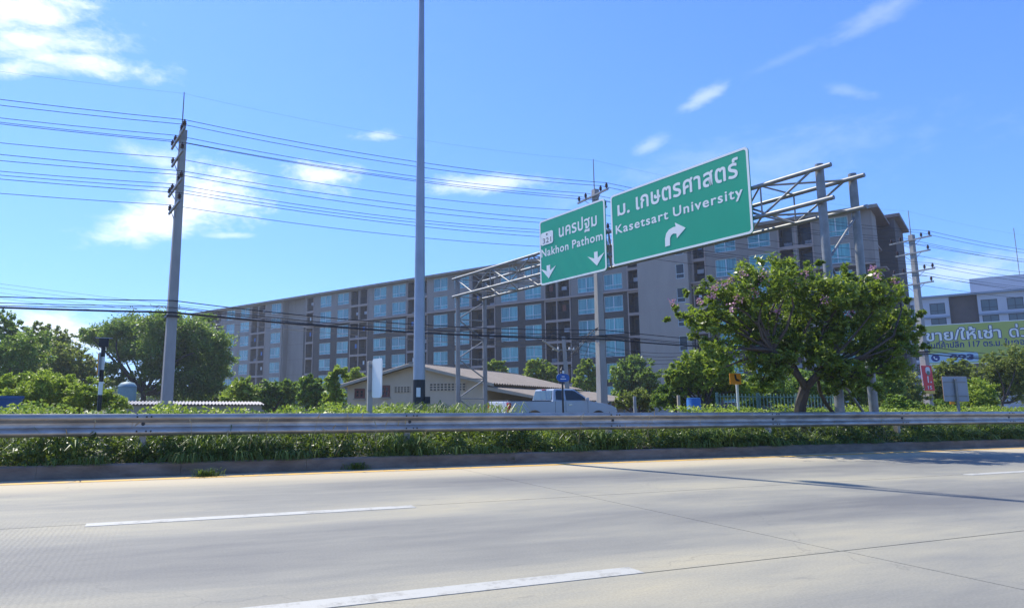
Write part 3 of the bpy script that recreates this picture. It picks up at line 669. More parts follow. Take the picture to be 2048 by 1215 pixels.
text_mesh('Pathom', (loc(338, 770)[0], loc(556, 710)[0], zb_, zc_), -.002, MT['sign_white'], .02, .001, 'lettering', t, 1.12)
for tip, wl, wr, s0, s1, nk in (((170, 987), (117, 935), (221, 900), (155, 897), (180, 892), 925), ((515, 897), (449, 846), (568, 806), (496, 800), (521, 794), 830)):
    L0, L1, TP = loc(*wl), loc(*wr), loc(*tip); a, b = loc(*s0), loc(*s1); zz = (L0[1] + L1[1]) / 2; hh = a[1]
    mx_ = (L0[0] + L1[0]) / 2; sw = (b[0] - a[0]) / 2; nz = zz - .03
    flat([(TP[0], TP[1]), (L1[0], zz + .05), (mx_ + sw, nz - .06), (mx_ + sw, hh), (mx_ - sw, hh), (mx_ - sw, nz - .06), (L0[0], zz + .05)], -.002, MT['sign_white'], 'down_arrow', t)
a = loc(116, 762); b = loc(200, 632); sx0, sx1, sz0, sz1 = a[0], b[0], a[1] + .02, b[1] - .05
MB().prism(round_rect(sx0, sx1, sz0, sz1, .1), 'y', -.012, -.002).build('route_shield', MT['sign_white'], t)
text_mesh('321', (sx0 + .12, sx1 - .12, sz0 + .07, sz0 + .28), -.012, MT['black'], .0, .002, 'route_number', t)
cxm = (sx0 + sx1) / 2
flat([(cxm + a, sz1 - .11 + b) for a, b in ((-.07, .02), (-.03, 0), (0, -.055), (.03, 0), (.07, .02), (.025, .03), (0, .05), (-.025, .03))], -.013, MT['black'], 'route_emblem', t)

# ------------------------------------------------------------------ the long apartment block
FD = np.array([math.cos(A_FAC), math.sin(A_FAC)]); F0 = np.array([9.645, 93.084])
# local frame: x along the facade towards the right end (x = -s), y away from the camera
def apartment():
    A_L = A_FAC - math.pi                        # local x points right along the facade
    t = thing('apartment_block', 'long seven storey taupe and brown apartment block with rows of teal windows', 'apartment building', (F0[0], F0[1], 0), A_L)
    D = 14.0
    bal_w = {}; tops = [20.3 - 2.8 * k for k in range(7)]
    segs = [  # s from, s to, setback, upper material, lower material, windows, balconies
        (83.6, 51.3, 0.0, 'taupe', 'taupe', [(80.3, 77.5), (70.1, 67.0), (65.1, 62.0), (54.9, 51.8)], [(77.1, 74.7), (74.2, 71.9), (61.2, 59.2), (58.8, 56.7)]),
        (51.3, 44.9, 1.2, 'taupe', 'taupe', [], []),
        (44.9, -19.3, 0.0, 'taupe', 'brown', [(40.5, 37.5), (35.9, 33.0), (26.9, 24.0), (22.7, 19.7), (13.9, 11.1), (9.8, 7.0), (1.4, -1.4), (-2.6, -5.2), (-10.7, -13.2), (-14.4, -16.9)],
         [(44.1, 42.3), (32.4, 30.6), (30.2, 28.4), (19.2, 17.4), (17.1, 15.2), (6.5, 4.6), (4.3, 2.5), (-5.9, -7.5), (-7.8, -9.5), (-17.7, -19.1)]),
        (-19.3, -25.4, -.9, 'taupe_lit', 'taupe_lit', [(-23.95, -24.95)], []),
        (-25.4, -43.5, 0.0, 'taupe', 'brown', [(-28.2, -30.5), (-31.8, -34.1), (-39.2, -41.5)], [(-25.75, -27.0), (-35.0, -36.3), (-36.8, -38.1)])]
    ZM, ZT = 15.15, 20.62
    wcache = {}; bal_list = []
    def window(x0, x1, zt, yb, small):
        wd = round(x1 - x0, 2); h = 1.75 if small else 2.0
        key = (wd, small)
        if key not in wcache:
            fr = MB(); e = .07; yy0, yy1 = -.03, .05
            def bar(a, b, c, d): fr.box(a, b, yy0, yy1, c, d)
            bar(0, wd, 0, e); bar(0, wd, h - e, h); bar(0, e, e, h - e); bar(wd - e, wd, e, h - e)
            bar(e, wd - e, .52, .52 + e)
            panes = []
            if small: panes = [(e, wd - e, e, .52), (e, wd - e, .52 + e, h - e)]
            else:
                bar(wd / 2 - .05, wd / 2 + .05, .52 + e, h - e); bar(wd / 2 - .02, wd / 2 + .02, e, .52)
                panes = [(e, wd / 2 - .02, e, .52), (wd / 2 + .02, wd - e, e, .52), (e, wd / 2 - .05, .52 + e, h - e), (wd / 2 + .05, wd - e, .52 + e, h - e)]
            wcache[key] = (fr.mesh('window', MT['win_frame']), [MB().box(a, b, .0, .02, c, d).mesh('pane', MT['glass_dark' if small else 'glass']) for a, b, c, d in panes])
        fm, pm = wcache[key]
        o = link('window', fm, t, (x0, yb, zt - h))
        for p in pm: link('pane', p, o)
    bcache = {}
    def balcony(x0, x1, zt, yb, z0):
        wd = round(x1 - x0, 2); h = round(zt - z0, 2); key = (wd, h)
        if key not in bcache:
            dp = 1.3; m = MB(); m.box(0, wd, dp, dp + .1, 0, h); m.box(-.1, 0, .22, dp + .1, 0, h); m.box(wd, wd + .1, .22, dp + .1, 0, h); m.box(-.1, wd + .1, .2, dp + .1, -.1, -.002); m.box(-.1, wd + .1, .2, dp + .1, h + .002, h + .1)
            r = MB(); r.box(0, wd, .06, .09, .98, 1.03); r.box(0, wd, .06, .09, .06, .10)
            nb = max(6, int(wd / .13))
            for i in range(nb): xx = wd * (i + .5) / nb; r.box(xx - .012, xx + .012, .065, .085, .1, .98)
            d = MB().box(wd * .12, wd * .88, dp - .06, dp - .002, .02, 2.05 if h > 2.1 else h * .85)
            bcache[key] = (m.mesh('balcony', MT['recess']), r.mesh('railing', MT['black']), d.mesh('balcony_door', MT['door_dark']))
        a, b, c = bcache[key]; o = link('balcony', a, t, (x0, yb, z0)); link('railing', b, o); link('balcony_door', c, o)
    for s0, s1, sb, mu, ml, wins, bals in segs:
        a0, a1 = -s0, -s1
        ops = []
        for k, zt in enumerate(tops):
            for w0, w1 in wins:
                small = abs(w1 - w0) < 1.5
                ops.append((-w0, -w1, zt - (1.75 if small else 2.0) + (-.05 if small else 0), zt - (.05 if small else 0), 'w', small))
            for w0, w1 in bals: ops.append((-w0, -w1, max(zt - 2.35, .35), zt + .08, 'b', False))
        for zlo, zhi, mt in ((0.0, ZM, ml), (ZM, ZT, mu)):
            mb = MB(); xs = sorted({a0, a1} | {o[0] for o in ops} | {o[1] for o in ops})
            for xa, xb in zip(xs[:-1], xs[1:]):
                if xb - xa < 1e-6: continue
                cuts = sorted([(o[2], o[3]) for o in ops if o[0] <= xa + 1e-6 and o[1] >= xb - 1e-6]); z = zlo
                for c0, c1 in cuts:
                    if c1 <= zlo or c0 >= zhi: continue
                    if c0 > z: mb.box(xa, xb, sb, sb + .22, z, c0)
                    z = max(z, c1)
                if z < zhi: mb.box(xa, xb, sb, sb + .22, z, zhi)
            mb.build('wall', MT[mt], t)
        for x0, x1, z0, z1, kd, small in ops:
            if kd == 'w': window(x0, x1, z1, sb + .1, small)
            else: balcony(x0, x1, z1, sb, z0); bal_list.append((x0, x1, z0, sb))
        # balcony columns stand framed in a lighter render, a few centimetres proud of the wall
        pr = []; bs = sorted([(-a, -b) for a, b in bals])
        for x0, x1 in bs:
            if pr and x0 - pr[-1][1] < .9: pr[-1][1] = x1; pr[-1][2].append(x0)
            else: pr.append([x0, x1, [x0]])
        for x0, x1, mids in pr:
            fr = MB()
            for k, zt in enumerate(tops):
                lo = max(zt - 2.35, .35); fr.box(x0 - .16, x1 + .16, sb - .07, sb - .002, lo - .36, lo - .02)
            for xm in [x0 - .09] + [m_ - .2 for m_ in mids[1:]] + [x1 + .09]:
                for k, zt in enumerate(tops):
                    lo = max(zt - 2.35, .35); fr.box(xm - .07, xm + .07, sb - .065, sb - .002, lo - .02, min(zt + .07, lo + 2.43))
            fr.build('balcony_frame', MT['trim'], t)
        if ml == 'brown':
            MB().box(a0, a1, sb - .28, sb - .08, ZM - .12, ZM + .10).build('ledge', MT['trim'], t)
    for k in range(7):
        MB().box(19.35, 25.35, -.912, -.902, 20.3 - 2.8 * k + .35, 20.3 - 2.8 * k + .39).build('wall_joint', MT['trim'], t)
        MB().box(-51.0, -45.0, 1.186, 1.198, 20.3 - 2.8 * k + .35, 20.3 - 2.8 * k + .38).build('wall_joint', MT['recess'], t)
    ac = MB().box(0, .75, 0, .3, 0, .52).lathe([(.19, 0), (.2, .01)], (0, 0, 0), 3).mesh('air_conditioner', MT['white_wall']) if False else MB().box(0, .75, 0, .3, 0, .52).mesh('air_conditioner', MT['white_wall'])
    cl_ = [MB().box(0, .35 + .1 * i, 0, .02, 0, .6 + .12 * i).mesh('laundry', MT[c]) for i, c in enumerate(('white', 'blue', 'shutter'))]
    rr2 = random.Random(3)
    for (x0, x1, z0, yb) in bal_list:
        q = rr2.random()
        if q < .45: link('air_conditioner', ac, t, (x0 + .15 + rr2.random() * .4, yb + .75, z0 + .02 + (1.1 if q < .2 else 0)))
        if q > .72: link('laundry', cl_[rr2.randrange(3)], t, (x0 + .3 + rr2.random() * .5, yb + .35, z0 + 1.05))
    # ends of stepped pieces, floors behind, flank and roof
    mb = MB(); mb.box(-51.3, -51.1, .22, 1.2, 0, ZT); mb.box(-45.1, -44.9, .22, 1.2, 0, ZT); mb.box(19.3, 19.52, -.68, -.002, 0, ZT); mb.box(25.2, 25.4, -.68, -.002, 0, ZT)
    mb.build('return_wall', MT['taupe'], t)
    MB().box(-83.6, -83.4, .22, D, 0, ZT).box(-83.6, 43.5, D, D + .2, 0, ZT).build('rear_wall', MT['taupe'], t)
    # flank at the right end: pier, dark recess, projecting stair tower
    MB().box(43.3, 43.52, .22, 3.4, 0, ZT).build('flank_wall', MT['taupe_lit'], t)
    st = MB()
    for k in range(40): st.box(43.5, 43.53, .25, 3.38, .3 + k * .5, .3 + k * .5 + .46)
    st.build('flank_cladding', MT['taupe_lit'], t)
    MB().box(41.8, 42.0, 3.4, 8.6, 0, ZT).box(42.0, 43.5, 3.2, 3.4, 0, ZT).build('flank_recess_wall', MT['recess'], t)
    for k in range(7):
        MB().box(42.0, 43.3, 3.42, 8.5, 20.3 - 2.8 * k - 2.5, 20.3 - 2.8 * k - 2.3).build('flank_slab', MT['trim'], t)
    MB().box(42.0, 44.6, 8.6, 17.0, 0, 21.4).build('stair_tower', MT['recess'], t)
    MB().box(43.0, 44.9, 9.6, 14.0, -.0, 9.5).build('annex', MT['taupe'], t)
    MB().box(41.7, 45.2, 8.2, 17.4, 21.4, 21.75).build('tower_roof', MT['roofedge'], t)
    MB().box(43.55, 44.3, 1.0, 3.2, 20.3 - 5.6, 20.3 - 5.45).box(43.55, 44.3, 1.0, 3.2, 20.3 - 8.6, 20.3 - 8.45).build('flank_canopy', MT['trim'], t)
    rf = MB(); o = .75; rz = ZT
    rf.add([(-84.3, -o, rz), (44.2, -o, rz), (44.2, D + o, rz), (-84.3, D + o, rz), (-84.3, -o, rz + .22), (44.2, -o, rz + .22), (44.2, D + o, rz + .22), (-84.3, D + o, rz + .22), (-80, D / 2, rz + 1.6), (40, D / 2, rz + 1.6)],
           [(3, 2, 1, 0), (0, 1, 5, 4), (1, 2, 6, 5), (2, 3, 7, 6), (3, 0, 4, 7), (4, 5, 9, 8), (5, 6, 9), (6, 7, 8, 9), (7, 4, 8)])
    rf.build('roof', MT['roofedge'], t)
    MB().box(-84.3, 44.2, -o - .04, -o - .002, rz - .1, rz + .24).build('gutter', MT['asbestos'], t)
    MB().box(-83.6, 43.5, .3, .36, ZT - .02, ZT).build('soffit_strip', MT['trim'], t)
apartment()

# ------------------------------------------------------------------ pale grey building at the right
def grey_building():
    Pq = aty(1930, 590, 118.0)[:2]
    A_L = A_FAC - math.pi; X = np.array([math.cos(A_L), math.sin(A_L)])
    t = thing('grey_building', 'pale grey flat roofed building with dark windows behind the billboard', 'building', (Pq[0], Pq[1], 0), A_L)
    def L(cx, cy):
        q = onplane(1800 + cx / 4.05, 540 + cy / 4.05, Pq, X); return float((q[:2] - Pq) @ X), float(q[2])
    x0 = L(60, 300)[0]; xa = L(400, 300)[0]; xb = L(632, 300)[0]; x1 = x0 + 62
    zr = L(640, 195)[1]; zr2 = L(400, 215)[1]; hS = L(640, 200)[1] - L(640, 325)[1]
    wins = [(L(60, 300)[0] + .2, L(112, 300)[0]), (L(240, 300)[0], L(365, 300)[0]), (L(655, 270)[0], L(790, 270)[0]), (L(865, 250)[0], L(1000, 250)[0])]
    for k in range(1, 6):
        d = wins[3][0] - wins[2][0]; wins.append((wins[3][0] + d * k, wins[3][1] + d * k))
    wt = L(720, 235)[1]; wh = 2.0
    tops = [wt - k * hS for k in range(6)]
    ops = [(a, b, z - wh, z) for a, b in wins for z in tops]
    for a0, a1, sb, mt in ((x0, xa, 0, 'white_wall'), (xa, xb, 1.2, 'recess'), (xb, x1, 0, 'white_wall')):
        mb = MB(); xs = sorted({a0, a1} | {v for o in ops for v in o[:2] if a0 < v < a1})
        for p, q in zip(xs[:-1], xs[1:]):
            z = 0
            for o in sorted([o for o in ops if o[0] <= p + 1e-6 and o[1] >= q - 1e-6], key=lambda o: o[2]):
                if sb == 0:
                    mb.box(p, q, sb, sb + .25, z, o[2]); z = o[3]
            mb.box(p, q, sb, sb + .25, z, zr if a0 > xa else zr2)
        mb.build('wall', MT[mt], t)
    for a, b, z0, z1 in ops:
        wd = b - a; fr = MB(); e = .09
        fr.box(0, wd, 0, .06, 0, e).box(0, wd, 0, .06, wh - e, wh).box(0, e, 0, .06, e, wh - e).box(wd - e, wd, 0, .06, e, wh - e).box(wd / 2 - .05, wd / 2 + .05, 0, .06, e, wh - e).box(e, wd / 2 - .05, 0, .06, .6, .68).box(wd / 2 + .05, wd - e, 0, .06, .6, .68)
        o = link('window', fr.mesh('window', MT['glass_dark']), t, (a, .12, z0)); MB().box(e, wd - e, .07, .09, e, wh - e).build('pane', MT['glass_blue'], o)
    for z in tops:
        for a0, a1 in ((x0, xa), (xb, x1)): MB().box(a0, a1, -.25, -.002, z - wh - .75, z - wh - .45).build('ledge', MT['sign_back'], t)
    MB().box(x0 - .3, xa + .2, -.5, 12, zr2, zr2 + .35).build('roof', MT['sign_back'], t)
    MB().box(xa + .2, x1, -.5, 14, zr, zr + .35).build('roof', MT['sign_back'], t)
    MB().box(x0, x1, 12.1, 12.3, 0, zr).box(x0, x0 + .2, .25, 12.1, 0, zr2).build('rear_wall', MT['white_wall'], t)
    xp = L(565, 150)[0]
    MB().box(xp, x1, 3.0, 11, zr + .35, zr + 3.3).build('roof_house', MT['white_wall'], t)
    MB().tube((xp + 7, 5, zr + 3.3), (xp + 7, 5, zr + 12), .06, n=6).build('mast', MT['galv'], t)
grey_building()

# ------------------------------------------------------------------ billboard
def billboard():
    Y0 = 58.0; Pq = aty(1849, 651.6, Y0)[:2]; X = -FD; A_L = A_FAC - math.pi
    def L(cx, cy):
        q = onplane(1800 + cx / 4.05, 540 + cy / 4.05, Pq, X); return float((q[:2] - Pq) @ X), float(q[2])
    t = thing('billboard', 'wide green billboard with large Thai lettering behind the right utility pole', 'billboard', (Pq[0], Pq[1], 0), A_L)
    x0 = L(185, 452)[0]; zt = L(600, 424)[1]; zb = L(420, 760)[1]; W = 15.5
    MB().box(x0, x0 + W, 0, .12, zb, zt).build('panel', MT['board'], t)
    ring([(x0, zb), (x0 + W, zb), (x0 + W, zt), (x0, zt)], [(x0 + .06, zb + .06), (x0 + W - .06, zb + .06), (x0 + W - .06, zt - .06), (x0 + .06, zt - .06)], -.02, -.002).build('border', MT['sign_white'], t)
    for k in range(5): MB().tube((x0 + 1 + k * 3.3, .3, 0), (x0 + 1 + k * 3.3, .3, zt - .1), .1, n=8).build('post', MT['rust_steel'], t)
    b1 = (L(200, 600)[0], L(815, 540)[0], L(200, 600)[1] + .05, L(820, 478)[1] - .1)
    zr0 = L(500, 560)[1]; zr1 = L(500, 455)[1]
    box = (L(205, 560)[0], L(822, 500)[0], zr0 - .08, zr1)
    dx = box[1] - box[0]
    text_mesh('ขาย/ให้เช่า', box, -.004, MT['navy'], .05, .0, 'lettering', t); text_mesh('ขาย/ให้เช่า', (box[0] + .05, box[1] - .05, box[2] + .05, box[3] - .05), -.035, MT['sign_white'], .012, .0, 'lettering', t)
    bx2 = (L(878, 500)[0], L(878, 500)[0] + dx * .38, box[2], box[3] - .0)
    text_mesh('ด่วน', bx2, -.004, MT['navy'], .05, .0, 'lettering', t); text_mesh('ด่วน', (bx2[0] + .05, bx2[1] - .05, bx2[2] + .05, bx2[3] - .05), -.035, MT['sign_white'], .012, .0, 'lettering', t)
    zA, zB_ = L(500, 625)[1], L(500, 578)[1]
    text_mesh('พื้นที่ค้าปลีก 117 ตร.ม.', (L(205, 640)[0], L(830, 600)[0], zA, zB_ + .12), -.004, MT['navy'], .02, .0, 'lettering', t)
    text_mesh('ในคอนโด', (L(850, 600)[0], L(850, 600)[0] + dx * .42, zA, zB_ + .12), -.004, MT['navy'], .02, .0, 'lettering', t)
    c0, c1 = L(222, 700)[0], L(610, 690)[0]; z0, z1 = L(420, 745)[1], L(420, 668)[1]
    MB().prism(round_rect(c0, c1 + .2, z0, z1, .2), 'y', -.008, -.002).build('phone_panel', MT['pale_blue'], t)
    text_mesh('093', (c0 + (c1 - c0) * .47, c1 - .1, z0 + .15, z1 - .15), -.008, MT['navy'], .03, .005, 'lettering', t)
    cc = (c0 + (c1 - c0) * .17, (z0 + z1) / 2); rr = (z1 - z0) * .38
    MB().prism([(cc[0] + rr * math.cos(a), cc[1] + rr * math.sin(a)) for a in np.linspace(0, 2 * math.pi, 25)[:-1]], 'y', -.012, -.008).build('phone_icon', MT['navy'], t)
    pts = [(.45, -.55), (.2, -.6), (-.25, -.25), (-.55, .25), (-.45, .5), (-.2, .55), (-.15, .25), (-.3, .15), (-.05, -.15), (.15, -.25), (.3, -.1), (.55, -.25)]
    MB().prism([(cc[0] + rr * a * .85, cc[1] + rr * b * .85) for a, b in pts], 'y', -.016, -.012).build('handset_mark', MT['sign_white'], t)
billboard()

# red banner on the right pole
def banner():
    P0 = rd(40.63, LT - .26, 0); tt = thing('banner', 'red vertical banner with a yellow foot tied to the right utility pole', 'banner', (P0[0], P0[1], 0), A_ROAD)
    Y = P0[1]; a = aty(1823, 731, Y); b = aty(1856, 787, Y)
    z0, z1 = b[2], a[2]; w2 = .98; x0 = -.85; sk = .12
    def quad(xa, xb, za, zb_, y, mat, nm):
        f = lambda x, z: x + sk * (z1 - z) / (z1 - z0) * .9
        MB().add([(f(xa, za), y, za), (f(xb, za), y, za), (f(xb, zb_), y, zb_), (f(xa, zb_), y, zb_), (f(xa, za), y + .012, za), (f(xb, za), y + .012, za), (f(xb, zb_), y + .012, zb_), (f(xa, zb_), y + .012, zb_)],
                 [(0, 1, 2, 3), (7, 6, 5, 4), (0, 4, 5, 1), (1, 5, 6, 2), (2, 6, 7, 3), (3, 7, 4, 0)]).build(nm, MT[mat], tt)
    quad(x0, x0 + w2, z0 + .18, z1, 0, 'red', 'cloth'); quad(x0, x0 + w2, z0, z0 + .178, 0, 'yellow', 'foot_strip')
    quad(x0, x0 + .05, z0 + .18, z1, -.014, 'sign_white', 'edge_strip')
    text_mesh('1.', (x0 + .52, x0 + .86, z0 + .62, z0 + 1.0), -.004, MT['sign_white'], .03, .004, 'lettering', tt)
    text_mesh('15', (x0 + .48, x0 + .84, z0 + .26, z0 + .46), -.004, MT['sign_white'], .02, .004, 'lettering', tt)
    MB().prism(round_rect(x0 + .42, x0 + .82, z0 + 1.12, z0 + 1.52, .14), 'y', -.012, -.004).build('printed_patch', MT['white'], tt)
    MB().prism(round_rect(x0 + .5, x0 + .76, z0 + 1.06, z0 + 1.3, .06), 'y', -.02, -.013).build('printed_patch', MT['green_fence'], tt)
banner()

# ------------------------------------------------------------------ house
def corrug(mb, a, b, c, d, n, amp):
    """wavy sheet between edge a-b (ridge) and d-c (eave); waves run down the slope"""
    a, b, c, d = map(lambda p: np.array(p, float), (a, b, c, d)); nrm = np.cross(b - a, d - a); nrm /= np.linalg.norm(nrm)
    if nrm[2] < 0: nrm = -nrm
    m = n * 4; vs = []
    for lay in (0, -.02):
        for e0, e1 in ((a, b), (d, c)):
            for i in range(m + 1): vs.append(e0 + (e1 - e0) * i / m + nrm * (amp * math.sin(i / 4 * 2 * math.pi) + lay))
    k = m + 1; fs = []
    for i in range(m): fs += [(i, i + 1, k + i + 1, k + i), (2 * k + i, 3 * k + i, 3 * k + i + 1, 2 * k + i + 1), (k + i, k + i + 1, 3 * k + i + 1, 3 * k + i), (i, 2 * k + i, 2 * k + i + 1, i + 1)]
    fs += [(0, k, 3 * k, 2 * k), (m, 2 * k + m, 3 * k + m, k + m)]
    return mb.add(vs, fs)
def house():
    C = aty(975, 800, 42.0)[:2]; X = np.array([.875, -.484]); X /= np.linalg.norm(X); Yv = np.array([-X[1], X[0]]); A = math.atan2(X[1], X[0])
    def L(x, y):
        q = onplane(x, y, C, X); return float((q[:2] - C) @ X), float(q[2])
    xl = L(695, 780)[0]; ze_l = L(695, 772)[1]; ze_r = L(975, 766)[1]; xr_ = L(830, 727)[0]; zr = L(830, 731)[1]
    print('house', xl, ze_l, ze_r, xr_, zr)
    ze = (ze_l + ze_r) / 2; ze = ze_r; zl = ze_l
    t = thing('house', 'single storey cream house with a low gable roof of corrugated sheets', 'house', (C[0], C[1], 0), A)
    Ld = 17.0
    vents = []
    MB().prism([(xl, 0), (0, 0), (0, ze), (xr_, zr), (xl, zl)], 'y', 0, .18).build('gable_wall', MT['cream'], t)
    MB().box(-.18, 0, .18, Ld, 0, ze).box(xl, xl + .18, .18, Ld, 0, zl).build('side_wall', MT['cream'], t)
    ov = .7; sr = (zr - ze) / (0 - xr_); sl = (zr - zl) / (xr_ - xl)
    r1 = corrug(MB(), (xr_, -.6, zr + .14), (xr_, Ld + .4, zr + .14), (ov, Ld + .4, ze + .14 - sr * ov), (ov, -.6, ze + .14 - sr * ov), 44, .045).build('roof', MT['asbestos'], t, smooth=True)
    r2 = corrug(MB(), (xr_, -.6, zr + .14), (xr_, Ld + .4, zr + .14), (xl - ov, Ld + .4, zl + .14 - sl * ov), (xl - ov, -.6, zl + .14 - sl * ov), 44, .045).build('roof', MT['asbestos'], t, smooth=True)
    MB().add([(xr_, -.64, zr + .13), (ov, -.64, ze + .13 - sr * ov), (ov, -.64, ze - .05 - sr * ov), (xr_, -.64, zr - .05), (xr_, -.6, zr + .13), (ov, -.6, ze + .13 - sr * ov), (ov, -.6, ze - .05 - sr * ov), (xr_, -.6, zr - .05)], [(0, 3, 2, 1), (4, 5, 6, 7), (0, 1, 5, 4), (3, 7, 6, 2), (1, 2, 6, 5), (0, 4, 7, 3)]).build('barge_board', MT['fascia'], t)
    MB().add([(xr_, -.64, zr + .13), (xl - ov, -.64, zl + .13 - sl * ov), (xl - ov, -.64, zl - .05 - sl * ov), (xr_, -.64, zr - .05), (xr_, -.6, zr + .13), (xl - ov, -.6, zl + .13 - sl * ov), (xl - ov, -.6, zl - .05 - sl * ov), (xr_, -.6, zr - .05)], [(0, 1, 2, 3), (7, 6, 5, 4), (0, 4, 5, 1), (3, 2, 6, 7), (1, 5, 6, 2), (0, 3, 7, 4)]).build('barge_board', MT['fascia'], t)
    MB().box(xr_ - .12, xr_ + .12, -.62, Ld + .4, zr + .13, zr + .22).build('ridge_cap', MT['asbestos'], t)
    # pierced vent blocks: rows of small blocks, each hole a plate painted dark as its shade
    def cz(x, y): return 640 + x / 6.075, 700 + y / 6.075
    for (ax, ay, bx, by, nx, nz) in ((1335, 405, 1775, 490, 10, 3), (905, 445, 1095, 510, 5, 3)):
        x0, z1 = L(*cz(ax, ay)); x1, z0 = L(*cz(bx, by)); z1 = L(*cz((ax + bx) / 2, ay - 5))[1]; z0 = L(*cz((ax + bx) / 2, by + 2))[1]; dx = (x1 - x0) / nx; dz = (z1 - z0) / nz
        for i in range(nx):
            for j in range(nz):
                xa = x0 + dx * i; za = z0 + dz * j; cw, ch = dx * .16, dz * .2
                o = ring([(xa, za), (xa + dx, za), (xa + dx, za + dz), (xa, za + dz)], [(xa + cw, za + ch), (xa + dx - cw, za + ch), (xa + dx - cw, za + dz - ch), (xa + cw, za + dz - ch)], -.05, -.006).build('vent_block', MT['cream'], t)
                MB().box(xa + cw, xa + dx - cw, -.012, -.003, za + ch, za + dz - ch).build('hole_shade', MT['cream_shade'], o)
    for (ax, ay, bx, by) in ((425, 465, 545, 585), (735, 425, 850, 570)):
        x0 = L(*cz(ax, ay))[0]; x1 = L(*cz(bx, by))[0]; z1 = L(*cz((ax + bx) / 2, ay))[1]; z0 = L(*cz((ax + bx) / 2, by))[1]
        w_ = x1 - x0
        o = ring([(x0, z0), (x1, z0), (x1, z1), (x0, z1)], [(x0 + .07, z0 + .07), (x1 - .07, z0 + .07), (x1 - .07, z1 - .07), (x0 + .07, z1 - .07)], -.06, -.003).build('window', MT['shutter'], t)
        for i in range(2):
            xa = x0 + .07 + i * (w_ - .14) / 2; xb = xa + (w_ - .14) / 2 - .02; m = MB()
            m.box(xa, xb, -.04, -.02, z0 + .07, z0 + .15).box(xa, xb, -.04, -.02, z1 - .15, z1 - .07).box(xa, xa + .07, -.04, -.02, z0 + .15, z1 - .15).box(xb - .07, xb, -.04, -.02, z0 + .15, z1 - .15)
            m.box(xa + .07, xb - .07, -.038, -.022, (z0 + z1) / 2 - .03, (z0 + z1) / 2 + .03); m.build('sash', MT['shutter'], o)
            MB().box(xa + .07, xb - .07, -.015, -.008, z0 + .15, z1 - .15).build('pane', MT['glass_dark'], o)
        MB().box(x0 - .06, x1 + .06, -.12, -.003, z0 - .08, z0).build('sill', MT['fascia'], t)
    # lean-to roof along the right side
    z1 = ze - sr * ov - .12; e = 4.4; z2 = z1 - .72
    corrug(MB(), (.05, -.4, z1 + .12), (.05, Ld + 6, z1 + .12), (e, Ld + 6, z2), (e, -.4, z2), 60, .045).build('lean_to_roof', MT['asbestos'], t, smooth=True)
    MB().add([(.05, -.44, z1 + .1), (e, -.44, z2 - .02), (e, -.44, z2 - .14), (.05, -.44, z1 - .12), (.05, -.4, z1 + .1), (e, -.4, z2 - .02), (e, -.4, z2 - .14), (.05, -.4, z1 - .12)], [(0, 3, 2, 1), (4, 5, 6, 7), (0, 1, 5, 4), (3, 7, 6, 2), (1, 2, 6, 5), (0, 4, 7, 3)]).build('barge_board', MT['fascia'], t)
    for k in range(6): MB().box(e - .25, e - .13, 0.1 + k * 4.2, .22 + k * 4.2, 0, z2 - .05).build('veranda_post', MT['concrete_pole'], t)
    MB().box(.05, e - .3, Ld + 2, Ld + 2.15, 0, z2 - .1).build('rear_wall', MT['cream'], t)
    MB().box(.02, .8, 1.2, 2.0, 0.0, .9).box(1.2, 2.2, 3, 3.6, 0, .8).build('stored_crate', MT['blue_deep'], t)
house()

